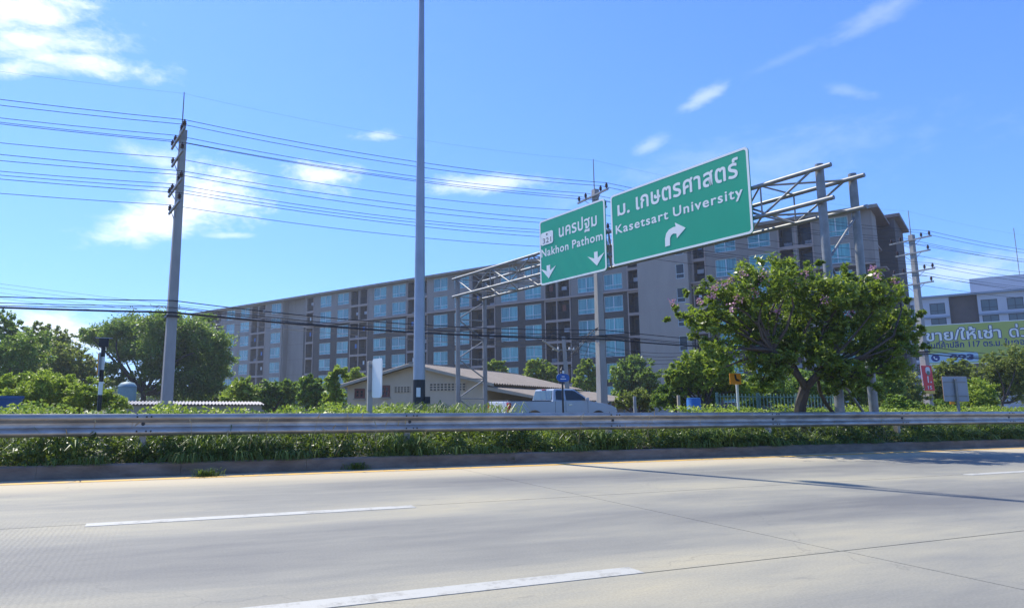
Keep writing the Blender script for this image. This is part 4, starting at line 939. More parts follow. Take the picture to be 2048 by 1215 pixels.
# ------------------------------------------------------------------ pickup truck
def pickup():
    S0, T0 = None, None
    tt = 22.9; P = att(1030, 800, tt); s0 = float(P[:2] @ UU) - .25
    t = thing('pickup_truck', 'silver extended cab pickup truck driving along the side road', 'pickup truck', rd(s0, tt, .10), A_ROAD)
    W = 1.78; Lt = 4.95
    def strip(outline_fn, x_list, name, mat, bevel=.03): pass
    # lower body: side outline with wheel arches, extruded across the width
    def arch(cx, r, z):
        return [(cx + r * math.cos(a), z + r * math.sin(a)) for a in np.linspace(0, math.pi, 11)]
    out = [(0.02, .42), (0.0, .62), (0.0, 1.17), (1.90, 1.17), (1.92, 1.20), (3.42, 1.19), (3.62, 1.17), (4.35, 1.09), (4.72, 1.00), (4.90, .88), (4.95, .70), (4.93, .42)]
    fr = [(4.40 + 0, .42)] + arch(4.02, .40, .42)[0:] + [(3.60, .42)]
    rr_ = [(1.52, .42)] + arch(1.10, .41, .42) + [(.68, .42)]
    poly = out + fr + [(3.2, .34), (1.9, .34)] + rr_
    body = MB().prism(poly, 'y', 0.0, W).build('body', MT['truck'], t, bevel=.035)
    # open bed: the rim stands proud of a sunken dark floor
    rim = MB(); rim.box(.03, 1.86, -.012, .07, 1.172, 1.20).box(.03, 1.86, W - .07, W + .012, 1.172, 1.20).box(-.012, .05, .02, W - .02, 1.172, 1.205)
    rim.build('bed_rail', MT['black'], t, bevel=.008)
    MB().box(.06, 1.85, .08, W - .08, 1.171, 1.176).build('bed_cover', MT['black'], t)
    MB().box(-.035, -.001, .16, W - .16, .62, 1.15).build('tailgate', MT['truck_white'], t, bevel=.015)
    MB().box(-.05, -.036, W / 2 - .13, W / 2 + .13, .92, 1.0).build('tailgate_handle', MT['black'], t, bevel=.01)
    for y in (.0, W - .14): MB().box(-.04, .09, y - .012, y + .152, .66, 1.10).build('tail_light', MT['red_lens'], t, bevel=.02)
    MB().box(-.22, -.04, .05, W - .05, .42, .56).build('rear_bumper', MT['chrome'], t, bevel=.03)
    MB().box(4.90, 5.02, .05, W - .05, .40, .62).build('front_bumper', MT['truck'], t, bevel=.04)
    for y in (.06, W - .34): MB().box(4.70, 4.93, y, y + .28, .80, .94).build('headlight', MT['white'], t, bevel=.03)
    MB().box(4.90, 4.955, .40, W - .40, .68, .86).build('grille', MT['black'], t, bevel=.01)
    # cab: tapered greenhouse
    def cabsec(x0, x1, z0, xr0, xr1, z1, inset):
        vs = [(x0, .05, z0), (x1, .05, z0), (xr1, inset, z1), (xr0, inset, z1), (x0, W - .05, z0), (x1, W - .05, z0), (xr1, W - inset, z1), (xr0, W - inset, z1)]
        return MB().add(vs, [(0, 1, 2, 3), (7, 6, 5, 4), (0, 4, 5, 1), (1, 5, 6, 2), (2, 6, 7, 3), (3, 7, 4, 0)])
    cb = cabsec(1.95, 3.78, 1.16, 2.06, 3.02, 1.66, .17).build('cab', MT['truck'], t, bevel=.06)
    def side_win(pts, y_sign, name):
        vs = []
        for off in (.0, -.012):
            for x, z in pts:
                ins = .05 + (.17 - .05) * (z - 1.16) / .5
                y = ins - .004 + off if y_sign < 0 else W - ins + .004 - off
                vs.append((x, y, z))
        n = len(pts); MB().add(vs, [tuple(range(n - 1, -1, -1)), tuple(range(n, 2 * n))] + [(i, (i + 1) % n, n + (i + 1) % n, n + i) for i in range(n)]).build(name, MT['glass_dark'], t)
    for ys in (-1, 1):
        side_win([(2.10, 1.24), (2.46, 1.22), (2.46, 1.59), (2.19, 1.60), (2.13, 1.55)], ys, 'quarter_window')
        side_win([(2.56, 1.22), (3.55, 1.22), (3.30, 1.40), (3.02, 1.57), (2.90, 1.60), (2.56, 1.60)], ys, 'door_window')
    def cross_win(x0, x1, z0, z1, name, sgn_):
        a0, a1 = .18, .25; vs = []
        for off in (0.0, .012 * sgn_):
            vs += [(x0 + off, a0, z0), (x0 + off, W - a0, z0), (x1 + off, W - a1, z1), (x1 + off, a1, z1)]
        MB().add(vs, [(0, 1, 2, 3), (7, 6, 5, 4), (0, 4, 5, 1), (1, 5, 6, 2), (2, 6, 7, 3), (3, 7, 4, 0)]).build(name, MT['glass_dark' if sgn_ > 0 else 'glass_blue'], t)
    cross_win(1.955, 2.045, 1.24, 1.59, 'rear_window', -1); cross_win(3.72, 3.10, 1.22, 1.63, 'windscreen', 1)
    MB().box(2.03, 2.07, W / 2 - .16, W / 2 + .16, 1.615, 1.65).build('brake_light', MT['red_lens'], t, bevel=.008)
    for y in (-.14, W + .02): MB().box(3.38, 3.50, y, y + .12, 1.20, 1.32).build('wing_mirror', MT['truck'], t, bevel=.02)
    for x in (2.50, 3.52, 2.02): MB().box(x, x + .012, -.003, .03, .50, 1.17).build('door_seam', MT['black'], t)
    MB().box(2.62, 2.78, -.022, -.002, 1.02, 1.06).build('door_handle', MT['chrome'], t)
    for cx in (1.10, 4.02):
        for y0, y1 in ((.03, .25), (W - .25, W - .03)):
            wh = MB(); n = 24; prof = [(.20, y0 + .02), (.33, y0), (.355, y0 + .03), (.355, y1 - .03), (.33, y1), (.20, y1 - .02)]; vs = []
            for r, y in prof:
                for k in range(n): a = 2 * math.pi * k / n; vs.append((cx + r * math.cos(a), y, .355 + r * math.sin(a)))
            fs = [(i * n + k, i * n + (k + 1) % n, ((i + 1) % 6) * n + (k + 1) % n, ((i + 1) % 6) * n + k) for i in range(6) for k in range(n)]
            o = wh.add(vs, fs).build('wheel', MT['rubber'], t, smooth=True)
            rm = MB().tube((cx, y0 + .04, .355), (cx, y1 - .04, .355), .20, n=20)
            for k in range(5):
                a = 2 * math.pi * k / 5; rm.tube((cx, y0 + .015, .355), (cx + .19 * math.cos(a), y0 + .03, .355 + .19 * math.sin(a)), .03, n=6)
            rm.build('rim', MT['galv'], o)
pickup()

# ------------------------------------------------------------------ small street furniture
def small_lamp_pole():
    B = aty(1139, 815, 36.0); t = thing('lamp_pole', 'short leaning concrete pole with a tube lamp and tangled wires above the house', 'lamp pole', (B[0], B[1], 0))
    T = aty(1127, 672, 36.0) - np.array([B[0], B[1], 0])
    MB().tube((0, 0, 0), tuple(T), .14, .10, 4).build('shaft', MT['concrete_pole'], t)
    a = aty(1085, 680, 35.6) - np.array([B[0], B[1], 0]); b = aty(1118, 703, 35.6) - np.array([B[0], B[1], 0])
    MB().tube(tuple(a), tuple(b), .055, n=8).build('tube_lamp', MT['fascia'], t, smooth=True)
    c = T - np.array([0, 0, .75]); MB().tube(tuple(c - np.array([.65, 0, 0])), tuple(c + np.array([.6, 0, 0])), .035, n=6).build('crossarm', MT['galv'], t)
    for dx in (-.55, -.3, .3, .52): MB().lathe([(.03, 0), (.06, .03), (.035, .07), (.06, .1), (.03, .14)], (c[0] + dx, c[1], c[2] + .02), 8).build('insulator', MT['white'], t, smooth=True)
    return T + np.array([B[0], B[1], 0])
TP = small_lamp_pole()
for i, (yl, dz, nm) in enumerate(((545, .0, 'highest'), (553, -.25, 'second'), (563, -.5, 'third'), (574, -.75, 'lowest'))):
    p = aty(-150, yl, 60.0); q = TP + np.array([0, 0, dz]); r_ = aty(1420, 700 + 6 * i, 44.0)
    wire('service_wire', 'faint thin wire running from the left to the small lamp pole, %s of four' % nm, [p, q, r_], .5, .012, 'thin wires to the small lamp pole', seg=10)

def oval_sign():
    B = aty(1127, 815, 25.2); t = thing('street_name_sign', 'small blue oval street name sign with a dark finial behind the pickup', 'street sign', (B[0], B[1], .12), A_ROAD)
    q = lambda y: aty(1127, y, B[1])[2] - .12
    MB().tube((0, 0.03, 0), (0, 0.03, q(740)), .035, n=8).build('post', MT['black'], t)
    zc = q(755); a, b = .27, (q(746.5) - q(763)) / 2
    pts = [(a * math.copysign(abs(math.cos(k)) ** .7, math.cos(k)), zc + b * math.copysign(abs(math.sin(k)) ** .8, math.sin(k))) for k in np.linspace(0, 2 * math.pi, 29)[:-1]]
    MB().prism(pts, 'y', -.03, -.005).build('plate', MT['blue_sign'], t)
    MB().box(-.06, .06, -.036, -.031, zc + .03, zc + .06).box(-.12, .12, -.036, -.031, zc - .06, zc - .03).build('white_print', MT['sign_white'], t)
    MB().lathe([(.03, 0), (.08, .05), (.05, .1), (.09, .16), (.03, .26), (.01, .3)], (0, .03, q(748)), 10).build('finial', MT['black'], t, smooth=True)
    MB().box(-.035, .035, -.06, -.03, q(748) + .03, q(748) + .14).build('emblem', MT['sign_white'], t)
oval_sign()

def striped_post():
    P0 = att(199, 812, 15.6); t = thing('hazard_post', 'black and white banded post with an orange board seen edge on', 'hazard post', (P0[0], P0[1], .15), A_ROAD)
    q = lambda y: aty(200, y, P0[1])[2] - .15
    zs = [(q(822), q(789), 'black'), (q(789), q(763), 'white'), (q(763), q(739), 'black'), (q(739), q(713), 'white'), (q(713), q(686), 'black')]
    dx = (aty(206, 690, P0[1])[0] - aty(197, 820, P0[1])[0])
    for a, b, m in zs:
        za, zb = max(a, -.2), b; f = lambda z: dx * (z - 0) / zs[-1][1]
        MB().tube((f(za), 0, za if a > 0 else -.3), (f(zb), 0, zb), .042, n=12).build('band', MT[m], t, smooth=True)
    z = q(686); MB().box(dx - .09, dx + .09, -.05, .05, z - .08, z + .10).build('lamp_housing', MT['black'], t, bevel=.01)
    MB().box(dx - .16, dx + .16, -.06, .06, z + .10, z + .115).build('cap', MT['sign_back'], t)
    MB().box(-.075, -.055, -.30, .30, q(750), q(708)).build('warning_board', MT['orange'], t)
    MB().box(-.054, -.04, -.31, .31, q(752), q(706)).build('board_back', MT['sign_back'], t)
    MB().box(-.05, .03, -.02, .02, q(735), q(728)).build('bracket', MT['black'], t)
striped_post()

def side_board():
    P0 = att(739, 820, 13.3); t = thing('road_sign_post', 'white edged road sign seen almost edge on, left of the street lamp', 'road sign', (P0[0], P0[1], .15), A_ROAD)
    q = lambda y: aty(740, y, P0[1])[2] - .15
    MB().box(-.05, .05, -.05, .05, -.2, q(722)).build('post', MT['concrete_pole'], t, bevel=.012)
    ang = -1.32; w_ = .36; z0, z1 = q(795), q(718)
    c, s_ = math.cos(ang), math.sin(ang); P = round_rect(0, w_, z0, z1, .06); vs = []
    for off in (0, .02):
        for a, z in P: vs.append((-.04 + a * c + .06 - off * s_ , -.08 + a * s_ + off * c, z))
    n = len(P); MB().add(vs, [tuple(range(n)), tuple(range(2 * n - 1, n - 1, -1))] + [(i, n + i, n + (i + 1) % n, (i + 1) % n) for i in range(n)]).build('sign_plate', MT['sign_white'], t)
    MB().box(-.06, .06, -.075, -.05, z0 + .12, z0 + .16).box(-.06, .06, -.075, -.05, z1 - .16, z1 - .12).build('clamp', MT['galv'], t)
side_board()

def square_back():
    P0 = att(1918, 825, 14.0); t = thing('square_sign', 'grey back of a square road sign on a steel post below the billboard', 'road sign', (P0[0], P0[1], .15), A_ROAD - .5)
    q = lambda y: aty(1918, y, P0[1])[2] - .15
    MB().box(-.035, .035, -.035, .035, -.2, q(757)).build('post', MT['galv'], t, bevel=.008)
    w_ = .37; MB().prism(round_rect(-w_, w_, q(802), q(752), .04), 'y', .04, .055).build('sign_plate', MT['sign_back'], t)
    MB().prism(round_rect(-w_ - .003, w_ + .003, q(802) - .003, q(752) + .003, .04), 'y', .056, .06).build('sign_face', MT['orange'], t)
    MB().box(-.2, -.06, .05, .07, q(808), q(802.5)).build('lower_tab', MT['orange'], t)
    MB().box(-w_ + .04, w_ - .04, .03, .039, q(765), q(762)).box(-w_ + .04, w_ - .04, .03, .039, q(793), q(790)).build('stiffener', MT['galv'], t)
square_back()

def orange_sign():
    P0 = aty(1474, 815, 18.6); t = thing('warning_sign', 'small orange warning sign with a black mark half hidden by the flowering tree', 'road sign', (P0[0], P0[1], .1), A_ROAD - .45)
    q = lambda y: aty(1474, y, P0[1])[2] - .1
    MB().tube((.05, .03, 0), (.05, .03, q(752)), .035, n=8).build('post', MT['white'], t)
    z0, z1 = q(768), q(746); w_ = (z1 - z0) / 2
    MB().box(-w_, w_, -.02, 0, z0, z1).build('sign_plate', MT['orange'], t)
    zc = (z0 + z1) / 2
    MB().prism([(-w_ * .2, zc + w_ * .8), (w_ * .1, zc + w_ * .8), (w_ * .25, zc), (w_ * .7, zc - w_ * .2), (w_ * .7, zc - w_ * .5), (w_ * .1, zc - w_ * .4), (-w_ * .1, zc)], 'y', -.028, -.021).build('black_mark', MT['black'], t)
orange_sign()

def drum():
    P0 = aty(1388, 815, 27.0); t = thing('blue_drum', 'small blue plastic drum standing beside the clipped hedge', 'drum', (P0[0], P0[1], .1))
    h = aty(1388, 797, 27.0)[2] - .1
    MB().lathe([(.24, 0), (.27, .03), (.27, h * .3), (.285, h * .32), (.27, h * .34), (.27, h * .66), (.285, h * .68), (.27, h * .70), (.27, h - .05), (.25, h)], n=20).build('barrel', MT['blue'], t, smooth=True)
    MB().lathe([(.26, h), (.26, h + .03), (.22, h + .04)], n=20).build('lid', MT['blue'], t, smooth=True)
drum()
def tub():
    P0 = aty(2, 815, 17.5); t = thing('blue_tub', 'large dark blue tub in the bushes at the left edge, cut by the picture', 'tub', (P0[0] - .1, P0[1], .1))
    h = aty(2, 791, 17.5)[2] - .1
    MB().lathe([(.34, 0), (.36, .05), (.55, h - .08), (.58, h - .07), (.58, h), (.53, h), (.52, h - .12)], n=24).build('wall', MT['blue_deep'], t, smooth=True)
    MB().lathe([(.50, h - .12), (.50, h - .10)], n=24).build('water', MT['blue_deep'], t)
tub()
def tank():
    P0 = aty(252, 815, 42.0); t = thing('ribbed_tank', 'pale blue ribbed tank with a domed lid under the wide tree', 'water tank', (P0[0], P0[1], 0))
    q = lambda y: aty(252, y, 42.0)[2]
    r = .53; z1 = q(773); zt = q(763); z0 = .1; prof = [(r, 0)]
    for k in range(12): a = z1 * k / 12; prof += [(r, a + .02), (r + .02, a + z1 / 24), (r, a + z1 / 12 - .02)]
    MB().lathe(prof, n=24).build('barrel', MT['pale_tank'], t, smooth=True)
    MB().lathe([(r + .03, z1), (r * .95, z1 + (zt - z1) * .35), (r * .7, z1 + (zt - z1) * .8), (.12, zt)], n=24).build('lid', MT['pale_tank'], t, smooth=True)
tank()
def shed():
    Y = 33.0; a = aty(236, 808, Y); b = aty(528, 808, Y + 2.5)
    X = (b - a)[:2]; Lx = np.linalg.norm(X); X /= Lx; A = math.atan2(X[1], X[0])
    t = thing('low_shed', 'low shed under a pale corrugated roof, seen seen beneath the wide tree', 'shed', (a[0], a[1], 0), A)
    z = aty(300, 806.5, Y)[2]
    corrug(MB(), (0, 1.8, z + .12), (Lx, 1.8, z + .12), (Lx, -.1, z - .02), (0, -.1, z - .02), 42, .035).build('roof', M('pale_corrugated', (.38, .35, .33), .8, var=(.48, .45, .43), scale=3), t, smooth=True)
    MB().box(.1, Lx - .1, .1, .2, 0, z - .08).build('wall', MT['fascia'], t)
    MB().box(.1, Lx - .1, 1.6, 1.7, 0, z + .02).build('rear_wall', MT['fascia'], t)
shed()
def fence():
    Y = 26.5; a = aty(1438, 815, Y); b = aty(1672, 815, Y + 2.2); X = (b - a)[:2]; Lx = np.linalg.norm(X); X /= Lx
    t = thing('metal_fence', 'pale green metal bar fence behind the trunk of the flowering tree', 'fence', (a[0], a[1], .05), math.atan2(X[1], X[0]))
    h = aty(1450, 789, Y)[2] - .05; n = 34
    bm_ = MB().box(-.015, .015, -.012, .012, 0.06, h + .05).mesh('bar', MT['green_fence'])
    for i in range(n): link('bar', bm_, t, (Lx * (i + .5) / n, 0, 0))
    for z in (.15, h - .08): MB().box(0, Lx, .013, .04, z, z + .04).build('rail', MT['green_fence'], t)
    for i in range(4): MB().box(Lx * i / 3 - .04, Lx * i / 3 + .04, .042, .12, 0, h + .1).build('post', MT['green_fence'], t)
fence()
for x, y, lb in ((1270, 792, 'pale stub fence post just right of the pickup bonnet'), (1358, 790, 'brown wooden fence post in front of the clipped hedge, left of the blue drum')):
    P0 = aty(x, 815, 26.0); o = MB().box(-.05, .05, -.05, .05, 0, aty(x, y, 26.0)[2]).build('fence_post', MT['concrete_pole' if x < 1300 else 'fascia'], None, bevel=.01); o.location = (P0[0], P0[1], 0); tag(o, lb, 'fence post')

# ------------------------------------------------------------------ trees and bushes
def big_tree():
    Y = 17.0
    lst = [(1400, 632, 34), (1366, 634, 18), (1440, 600, 42), (1420, 655, 30), (1490, 580, 48), (1545, 560, 46), (1590, 555, 30), (1600, 590, 55), (1660, 578, 46), (1715, 585, 46), (1763, 600, 38), (1790, 640, 36), (1800, 690, 34), (1810, 662, 26), (1755, 660, 52), (1690, 640, 58),
           (1620, 650, 58), (1550, 640, 60), (1480, 640, 56), (1437, 705, 32), (1505, 700, 42), (1560, 700, 44), (1425, 745, 20), (1540, 735, 34), (1672, 768, 24), (1738, 760, 22), (1655, 740, 30), (1555, 742, 22), (1770, 745, 24), (1710, 775, 18), (1650, 710, 44), (1665, 745, 24), (1600, 690, 40), (1730, 720, 44), (1780, 715, 34), (1520, 768, 24), (1700, 745, 30), (1756, 570, 20), (1600, 534, 16), (1560, 533, 18), (1395, 585, 10), (1790, 560, 9)]
    b = aty(1603, 820, 17.7); b = np.array([b[0], b[1], .15])
    t = thing('flowering_tree', 'spreading tree with glossy leaves and pink blossom standing behind the guardrail', 'tree', b)
    cl = pxclumps(lst, Y, .9)
    cl2 = cl + pxclumps([(1350, 612, 9), (1337, 640, 7), (1372, 590, 8), (1500, 535, 9), (1640, 524, 8), (1690, 548, 10), (1735, 560, 11), (1845, 655, 9), (1838, 625, 9), (1815, 600, 10), (1420, 560, 8), (1850, 690, 8), (1390, 670, 12), (1410, 720, 10)], Y, 1.0)
    crown('crown', cl2, 36000, .15, MT['leaf_tree'], t, f=.42, wl=.36, droop=-.35, up=.3, per=34)
    # stems: several limbs fanning out of a short forked trunk
    f0 = aty(1610, 775, Y + .5); f1 = aty(1605, 740, Y + .3)
    mb = MB(); limb(mb, b - np.array([0, 0, .1]), f0, .17, .13, .05); limb(mb, f0, aty(1545, 700, Y - .2), .10, .06, .08); limb(mb, f0, aty(1640, 740, Y), .11, .08, .05)
    limb(mb, aty(1545, 700, Y - .2), aty(1500, 690, Y), .06, .03); limb(mb, f0, aty(1585, 720, Y + .2), .08, .05)
    for c, r in cl:
        st_ = [f1, aty(1545, 700, Y - .2), aty(1640, 740, Y), aty(1585, 720, Y + .2)]; s_ = min(st_, key=lambda p: np.linalg.norm(p - np.array(c))); limb(mb, s_, np.array(c), .045, .012, .1)
    limb(mb, aty(1666, 825, Y + 1.3), aty(1640, 740, Y), .05, .04, .04)
    mb.build('trunk', MT['bark'], t, smooth=True, world=True)
    fl = [(1442, 570, 12), (1460, 560, 10), (1485, 545, 10), (1528, 552, 16), (1505, 585, 12), (1478, 597, 10), (1424, 590, 8), (1344, 605, 9), (1400, 603, 8), (1590, 565, 10), (1612, 548, 9), (1755, 552, 8), (1790, 563, 7), (1650, 600, 10), (1700, 625, 9), (1556, 620, 8), (1465, 612, 12), (1745, 535, 7), (1430, 575, 8)]
    fc = pxclumps(fl, Y - .9, .5); pos = clumps_pos(fc, [26] * len(fc), .1)
    v = leaf_arrays(pos, .055, .045) - b; link('blossom', quads_mesh('blossom', v, MT['flower']), t)
big_tree()

tree('rain_tree', 'wide umbrella shaped dark green tree behind the left utility pole', 'tree',
     [(200, 672, 34), (235, 660, 32), (280, 655, 40), (330, 650, 42), (380, 660, 42), (420, 685, 38), (180, 668, 22), (440, 715, 28), (260, 700, 34), (320, 700, 46), (380, 715, 46), (410, 750, 36), (350, 760, 34), (240, 690, 26), (300, 740, 30), (445, 740, 20), (390, 785, 26), (220, 735, 20), (410, 640, 18), (230, 760, 22), (330, 780, 26), (270, 770, 20), (430, 775, 22), (360, 690, 40), (290, 690, 34)],
     56, 285, 62000, .27, MT['leaf_dark'], trunk_r=.30, k=12, f=.5, flat=.6, fork=.3)
tree('feathery_tree', 'feathery dark tree at the left edge, the nearer of the pair beside the rain tree', 'tree', [(20, 690, 40), (5, 650, 28), (30, 665, 24), (60, 700, 40), (30, 730, 44), (0, 740, 40)], 44, 20, 16000, .22, MT['leaf_dark'], k=14, f=.26, trunk_r=.2)
tree('feathery_tree', 'feathery olive green tree with thin top sprays, between the left edge and the striped post', 'tree', [(80, 665, 24), (105, 680, 30), (130, 700, 34), (70, 700, 34), (110, 730, 44), (155, 730, 34), (145, 760, 34), (180, 745, 26), (60, 740, 40), (195, 770, 26), (95, 765, 36), (160, 785, 30), (30, 770, 34)], 50, 110, 34000, .24, MT['leaf_olive'], k=16, f=.24, trunk_r=.25)
tree('shrub', 'dark shrub row behind the pale trees, at the foot of the apartment block', 'shrub', [(430, 795, 26), (480, 790, 26), (530, 800, 26), (580, 795, 26), (630, 798, 24), (670, 798, 22), (400, 800, 24), (350, 800, 22), (600, 780, 16)], 58, 560, 14000, .26, MT['leaf_dark'], f=.6)
tree('young_tree', 'slim leafy young tree left of the cream house, taller than its neighbours', 'tree', [(672, 742, 12), (690, 745, 10), (664, 765, 14), (668, 785, 14), (660, 800, 14), (680, 790, 10)], 38, 670, 3000, .26, MT['leaf_bright'], k=8, f=.4, trunk_r=.06, wl=.6)
tree('shrub', 'bright shrub peeping over the left roof slope of the cream house', 'shrub', [(712, 745, 13), (722, 756, 12), (700, 757, 12)], 50, 712, 1800, .28, MT['leaf_bright'], k=8, wl=.6, trunk_r=.06)
for lst, x, Y, nm, mt in (([(480, 775, 20), (470, 795, 22), (495, 795, 22), (455, 808, 18)], 475, 44, 'rounded light green tree nearest the rain tree, in front of the apartment block', 'leaf_bright'),
                      ([(535, 778, 16), (550, 785, 22), (575, 775, 16), (570, 798, 22), (530, 800, 20)], 550, 45, 'pale green leafy tree in front of the blank wall of the apartment block', 'leaf_bush'),
                      ([(615, 765, 14), (628, 780, 16), (612, 795, 18), (640, 800, 16), (635, 765, 10)], 622, 42, 'loose leafy tree between the pale tree and the slim young one', 'leaf_bush'),
                      ([(990, 728, 10), (1003, 731, 9), (975, 733, 8), (985, 745, 14), (1005, 747, 12)], 990, 70, 'small bright tree top showing over the roof ridge by the gantry leg', 'leaf_bright'),
                      ([(1068, 730, 12), (1085, 732, 12), (1100, 738, 10), (1060, 745, 14), (1085, 750, 16), (1105, 752, 12)], 1080, 72, 'pale tree top over the house roof, left of the small lamp pole', 'leaf_bright'),
                      ([(1170, 733, 12), (1185, 745, 14), (1160, 748, 12), (1175, 727, 8), (1160, 765, 14), (1185, 768, 14)], 1172, 70, 'yellow green tree top between the small lamp pole and the middle utility pole', 'leaf_bright'),
                      ([(1255, 735, 22), (1280, 735, 24), (1240, 750, 20), (1295, 755, 24), (1270, 765, 26), (1300, 770, 20), (1250, 775, 22), (1280, 790, 24), (1240, 795, 18)], 1272, 62, 'dark round tree just right of the middle utility pole', 'leaf_bush')):
    tree('tree', nm, 'tree', lst, Y, x, int(2600 + 40 * sum(q[2] for q in lst)), .30 if Y > 50 else .24, MT[mt], k=9, f=.4, wl=.6, trunk_r=.12, group='leafy trees in front of the apartment block')
tree('shrub', 'tall yellow green shrub left of the flowering tree, behind the orange sign', 'shrub', [(1385, 730, 26), (1420, 715, 24), (1355, 750, 22), (1400, 750, 28), (1440, 740, 28), (1450, 770, 30), (1370, 765, 22), (1340, 755, 14), (1480, 775, 24)], 29, 1410, 15000, .17, MT['leaf_bright'], k=10, f=.36, wl=.5)
tree('clipped_hedge', 'clipped arching dark hedge with a paler top, above the blue drum', 'hedge', [(1330, 783, 16), (1350, 778, 16), (1375, 777, 15), (1400, 778, 15), (1425, 780, 14), (1320, 800, 18), (1345, 802, 18), (1420, 800, 15), (1440, 790, 12), (1375, 806, 14)], 29.5, 1380, 13000, .11, MT['leaf_bush'], k=12, f=.34, shell=.5, wl=.6)
tree('shrub', 'sprawling brownish shrub behind the bonnet of the pickup', 'shrub', [(1255, 798, 16), (1280, 795, 18), (1305, 800, 18), (1240, 806, 12), (1290, 810, 16)], 33, 1275, 6000, .14, MT['leaf_olive'], k=10, f=.4)
tree('shrub', 'dark foliage mass behind the green fence under the flowering tree', 'shrub', [(1520, 780, 30), (1560, 785, 30), (1640, 785, 30), (1690, 780, 34), (1600, 770, 30), (1730, 770, 34), (1500, 800, 20), (1770, 760, 30)], 31, 1610, 15000, .18, MT['leaf_dark'], k=10, f=.4)
tree('shrub', 'yellow green bamboo like shrub left of the red banner', 'shrub', [(1790, 790, 30), (1810, 765, 26), (1775, 770, 22), (1825, 800, 24), (1760, 800, 24), (1800, 740, 16)], 36, 1800, 11000, .2, MT['leaf_olive'], k=12, f=.35, wl=.3)
tree('shrub', 'olive bush in front of the billboard, between the pole and the square sign', 'shrub', [(1880, 755, 22), (1900, 740, 20), (1870, 780, 22), (1925, 740, 20), (1890, 800, 22), (1860, 800, 16)], 42, 1885, 11000, .22, MT['leaf_olive'], k=12, f=.35, wl=.35)
tree('young_tree', 'loose young tree with a thin trunk in front of the billboard at the right edge', 'tree', [(2000, 735, 32), (2030, 715, 28), (1975, 755, 26), (2040, 750, 34), (2010, 775, 30), (2060, 730, 34), (1985, 720, 16), (2060, 780, 26)], 34, 2006, 17000, .15, MT['leaf_olive'], k=14, f=.3, wl=.35, trunk_r=.09)
tree('shrub', 'bright bush behind the rail, just right of the square sign', 'shrub', [(1960, 785, 24), (1950, 800, 20), (1975, 805, 18), (1945, 770, 14)], 30, 1960, 6000, .14, MT['leaf_bright'], k=10, f=.4)
tree('shrub', 'dark leafy bush at the foot of the right utility pole, below the red banner', 'shrub', [(1790, 812, 20), (1820, 815, 16), (1880, 815, 16), (1910, 815, 16), (1850, 818, 12)], 26, 1840, 7000, .13, MT['leaf_bush'], k=10, f=.4)

def mound():
    cl = pxclumps([(30, 778, 26), (65, 766, 22), (90, 775, 26), (130, 768, 22), (165, 782, 24), (40, 800, 28), (100, 800, 28), (150, 802, 24), (185, 795, 22), (5, 780, 24), (210, 800, 20), (240, 806, 18), (0, 805, 24), (-30, 780, 30), (70, 790, 28), (125, 790, 26), (15, 765, 16), (110, 760, 12), (45, 757, 12)], 25.0, 1.5)
    t = thing('bramble_mound', 'bright green mound of scrambling creeper behind the striped post', 'creeper mound', (cl[3][0][0], cl[3][0][1], 0))
    crown('foliage', cl, 42000, .12, MT['leaf_bright'], t, f=.5, wl=.45, per=40)
mound()
# far tree line closing the horizon
def treeline():
    cl = []
    for x in np.arange(-400, 2600, 22):
        Y = 170.0; r = rng.uniform(14, 24); cl.append((aty(x, 800 - rng.uniform(0, 14), Y), r / FPX * Y))
    sc = sub_clumps(cl, 4, .5, .8); pos = clumps_pos(sc, [70] * len(sc), .2)
    o = link('treeline', quads_mesh('treeline', leaf_arrays(pos, 1.0, .6), MT['leaf_dark'])); tag(o, 'low dark line of distant trees closing the horizon behind everything', 'treeline', kind='stuff')
treeline()

# ------------------------------------------------------------------ verge growth (nobody could count it)
def field(n, s0, s1, t0, t1, hfun, patchy=0.0):
    s = rng.uniform(s0, s1, n)
    if patchy:
        m = int(n / 40); c_ = rng.uniform(s0, s1, m); s = c_[rng.integers(0, m, n)] + rng.normal(size=n) * patchy
    t = rng.uniform(t0, t1, n); h = hfun(s, t); z = .16 + h * rng.uniform(0, 1, n) ** .55
    return np.stack([s * UU[0] + t * NN[0], s * UU[1] + t * NN[1], z], 1)
def wob(s, a, b, c): return .5 + .5 * np.sin(s * a + 1.3 * np.sin(s * b + c) + c)
def vines():
    # leafy creepers standing behind the rail; crest just over the rail top
    hf = lambda s, t: (.60 + .16 * wob(s, 1.9, .7, .4) + .10 * wob(s, 5.3, 2.1, 1.) + .10 * (t - 13.2)) * (1 - .33 * ((s > 6.8) & (s < 12.8)))
    pos = field(95000, -14, 42, 12.75, 15.2, hf)
    v = leaf_arrays(pos, .075, .06, .8); tag(link('vines', quads_mesh('vines', v, MT['leaf_yellow'])), 'yellow green creeper filling the verge behind the guardrail', 'creeper', kind='stuff')
    hf2 = lambda s, t: (.18 + .30 * np.clip((t - 11.85) / .5, 0, 1)) * (.55 + .75 * wob(s, 4.1, 2.3, 0) * (.6 + .4 * wob(s, 11.0, 3.1, 1))) + .16 * wob(s, 1.1, .5, 2.) * wob(s, 3.1, 1.7, .3)
    pos = field(70000, -12, 40, 11.84, 12.9, hf2, .045); v = leaf_arrays(pos, .085, .04, .6)
    tag(link('weeds', quads_mesh('weeds', v, MT['leaf_weed'])), 'low leafy weeds between the kerb and the guardrail posts', 'weeds', kind='stuff')
vines()
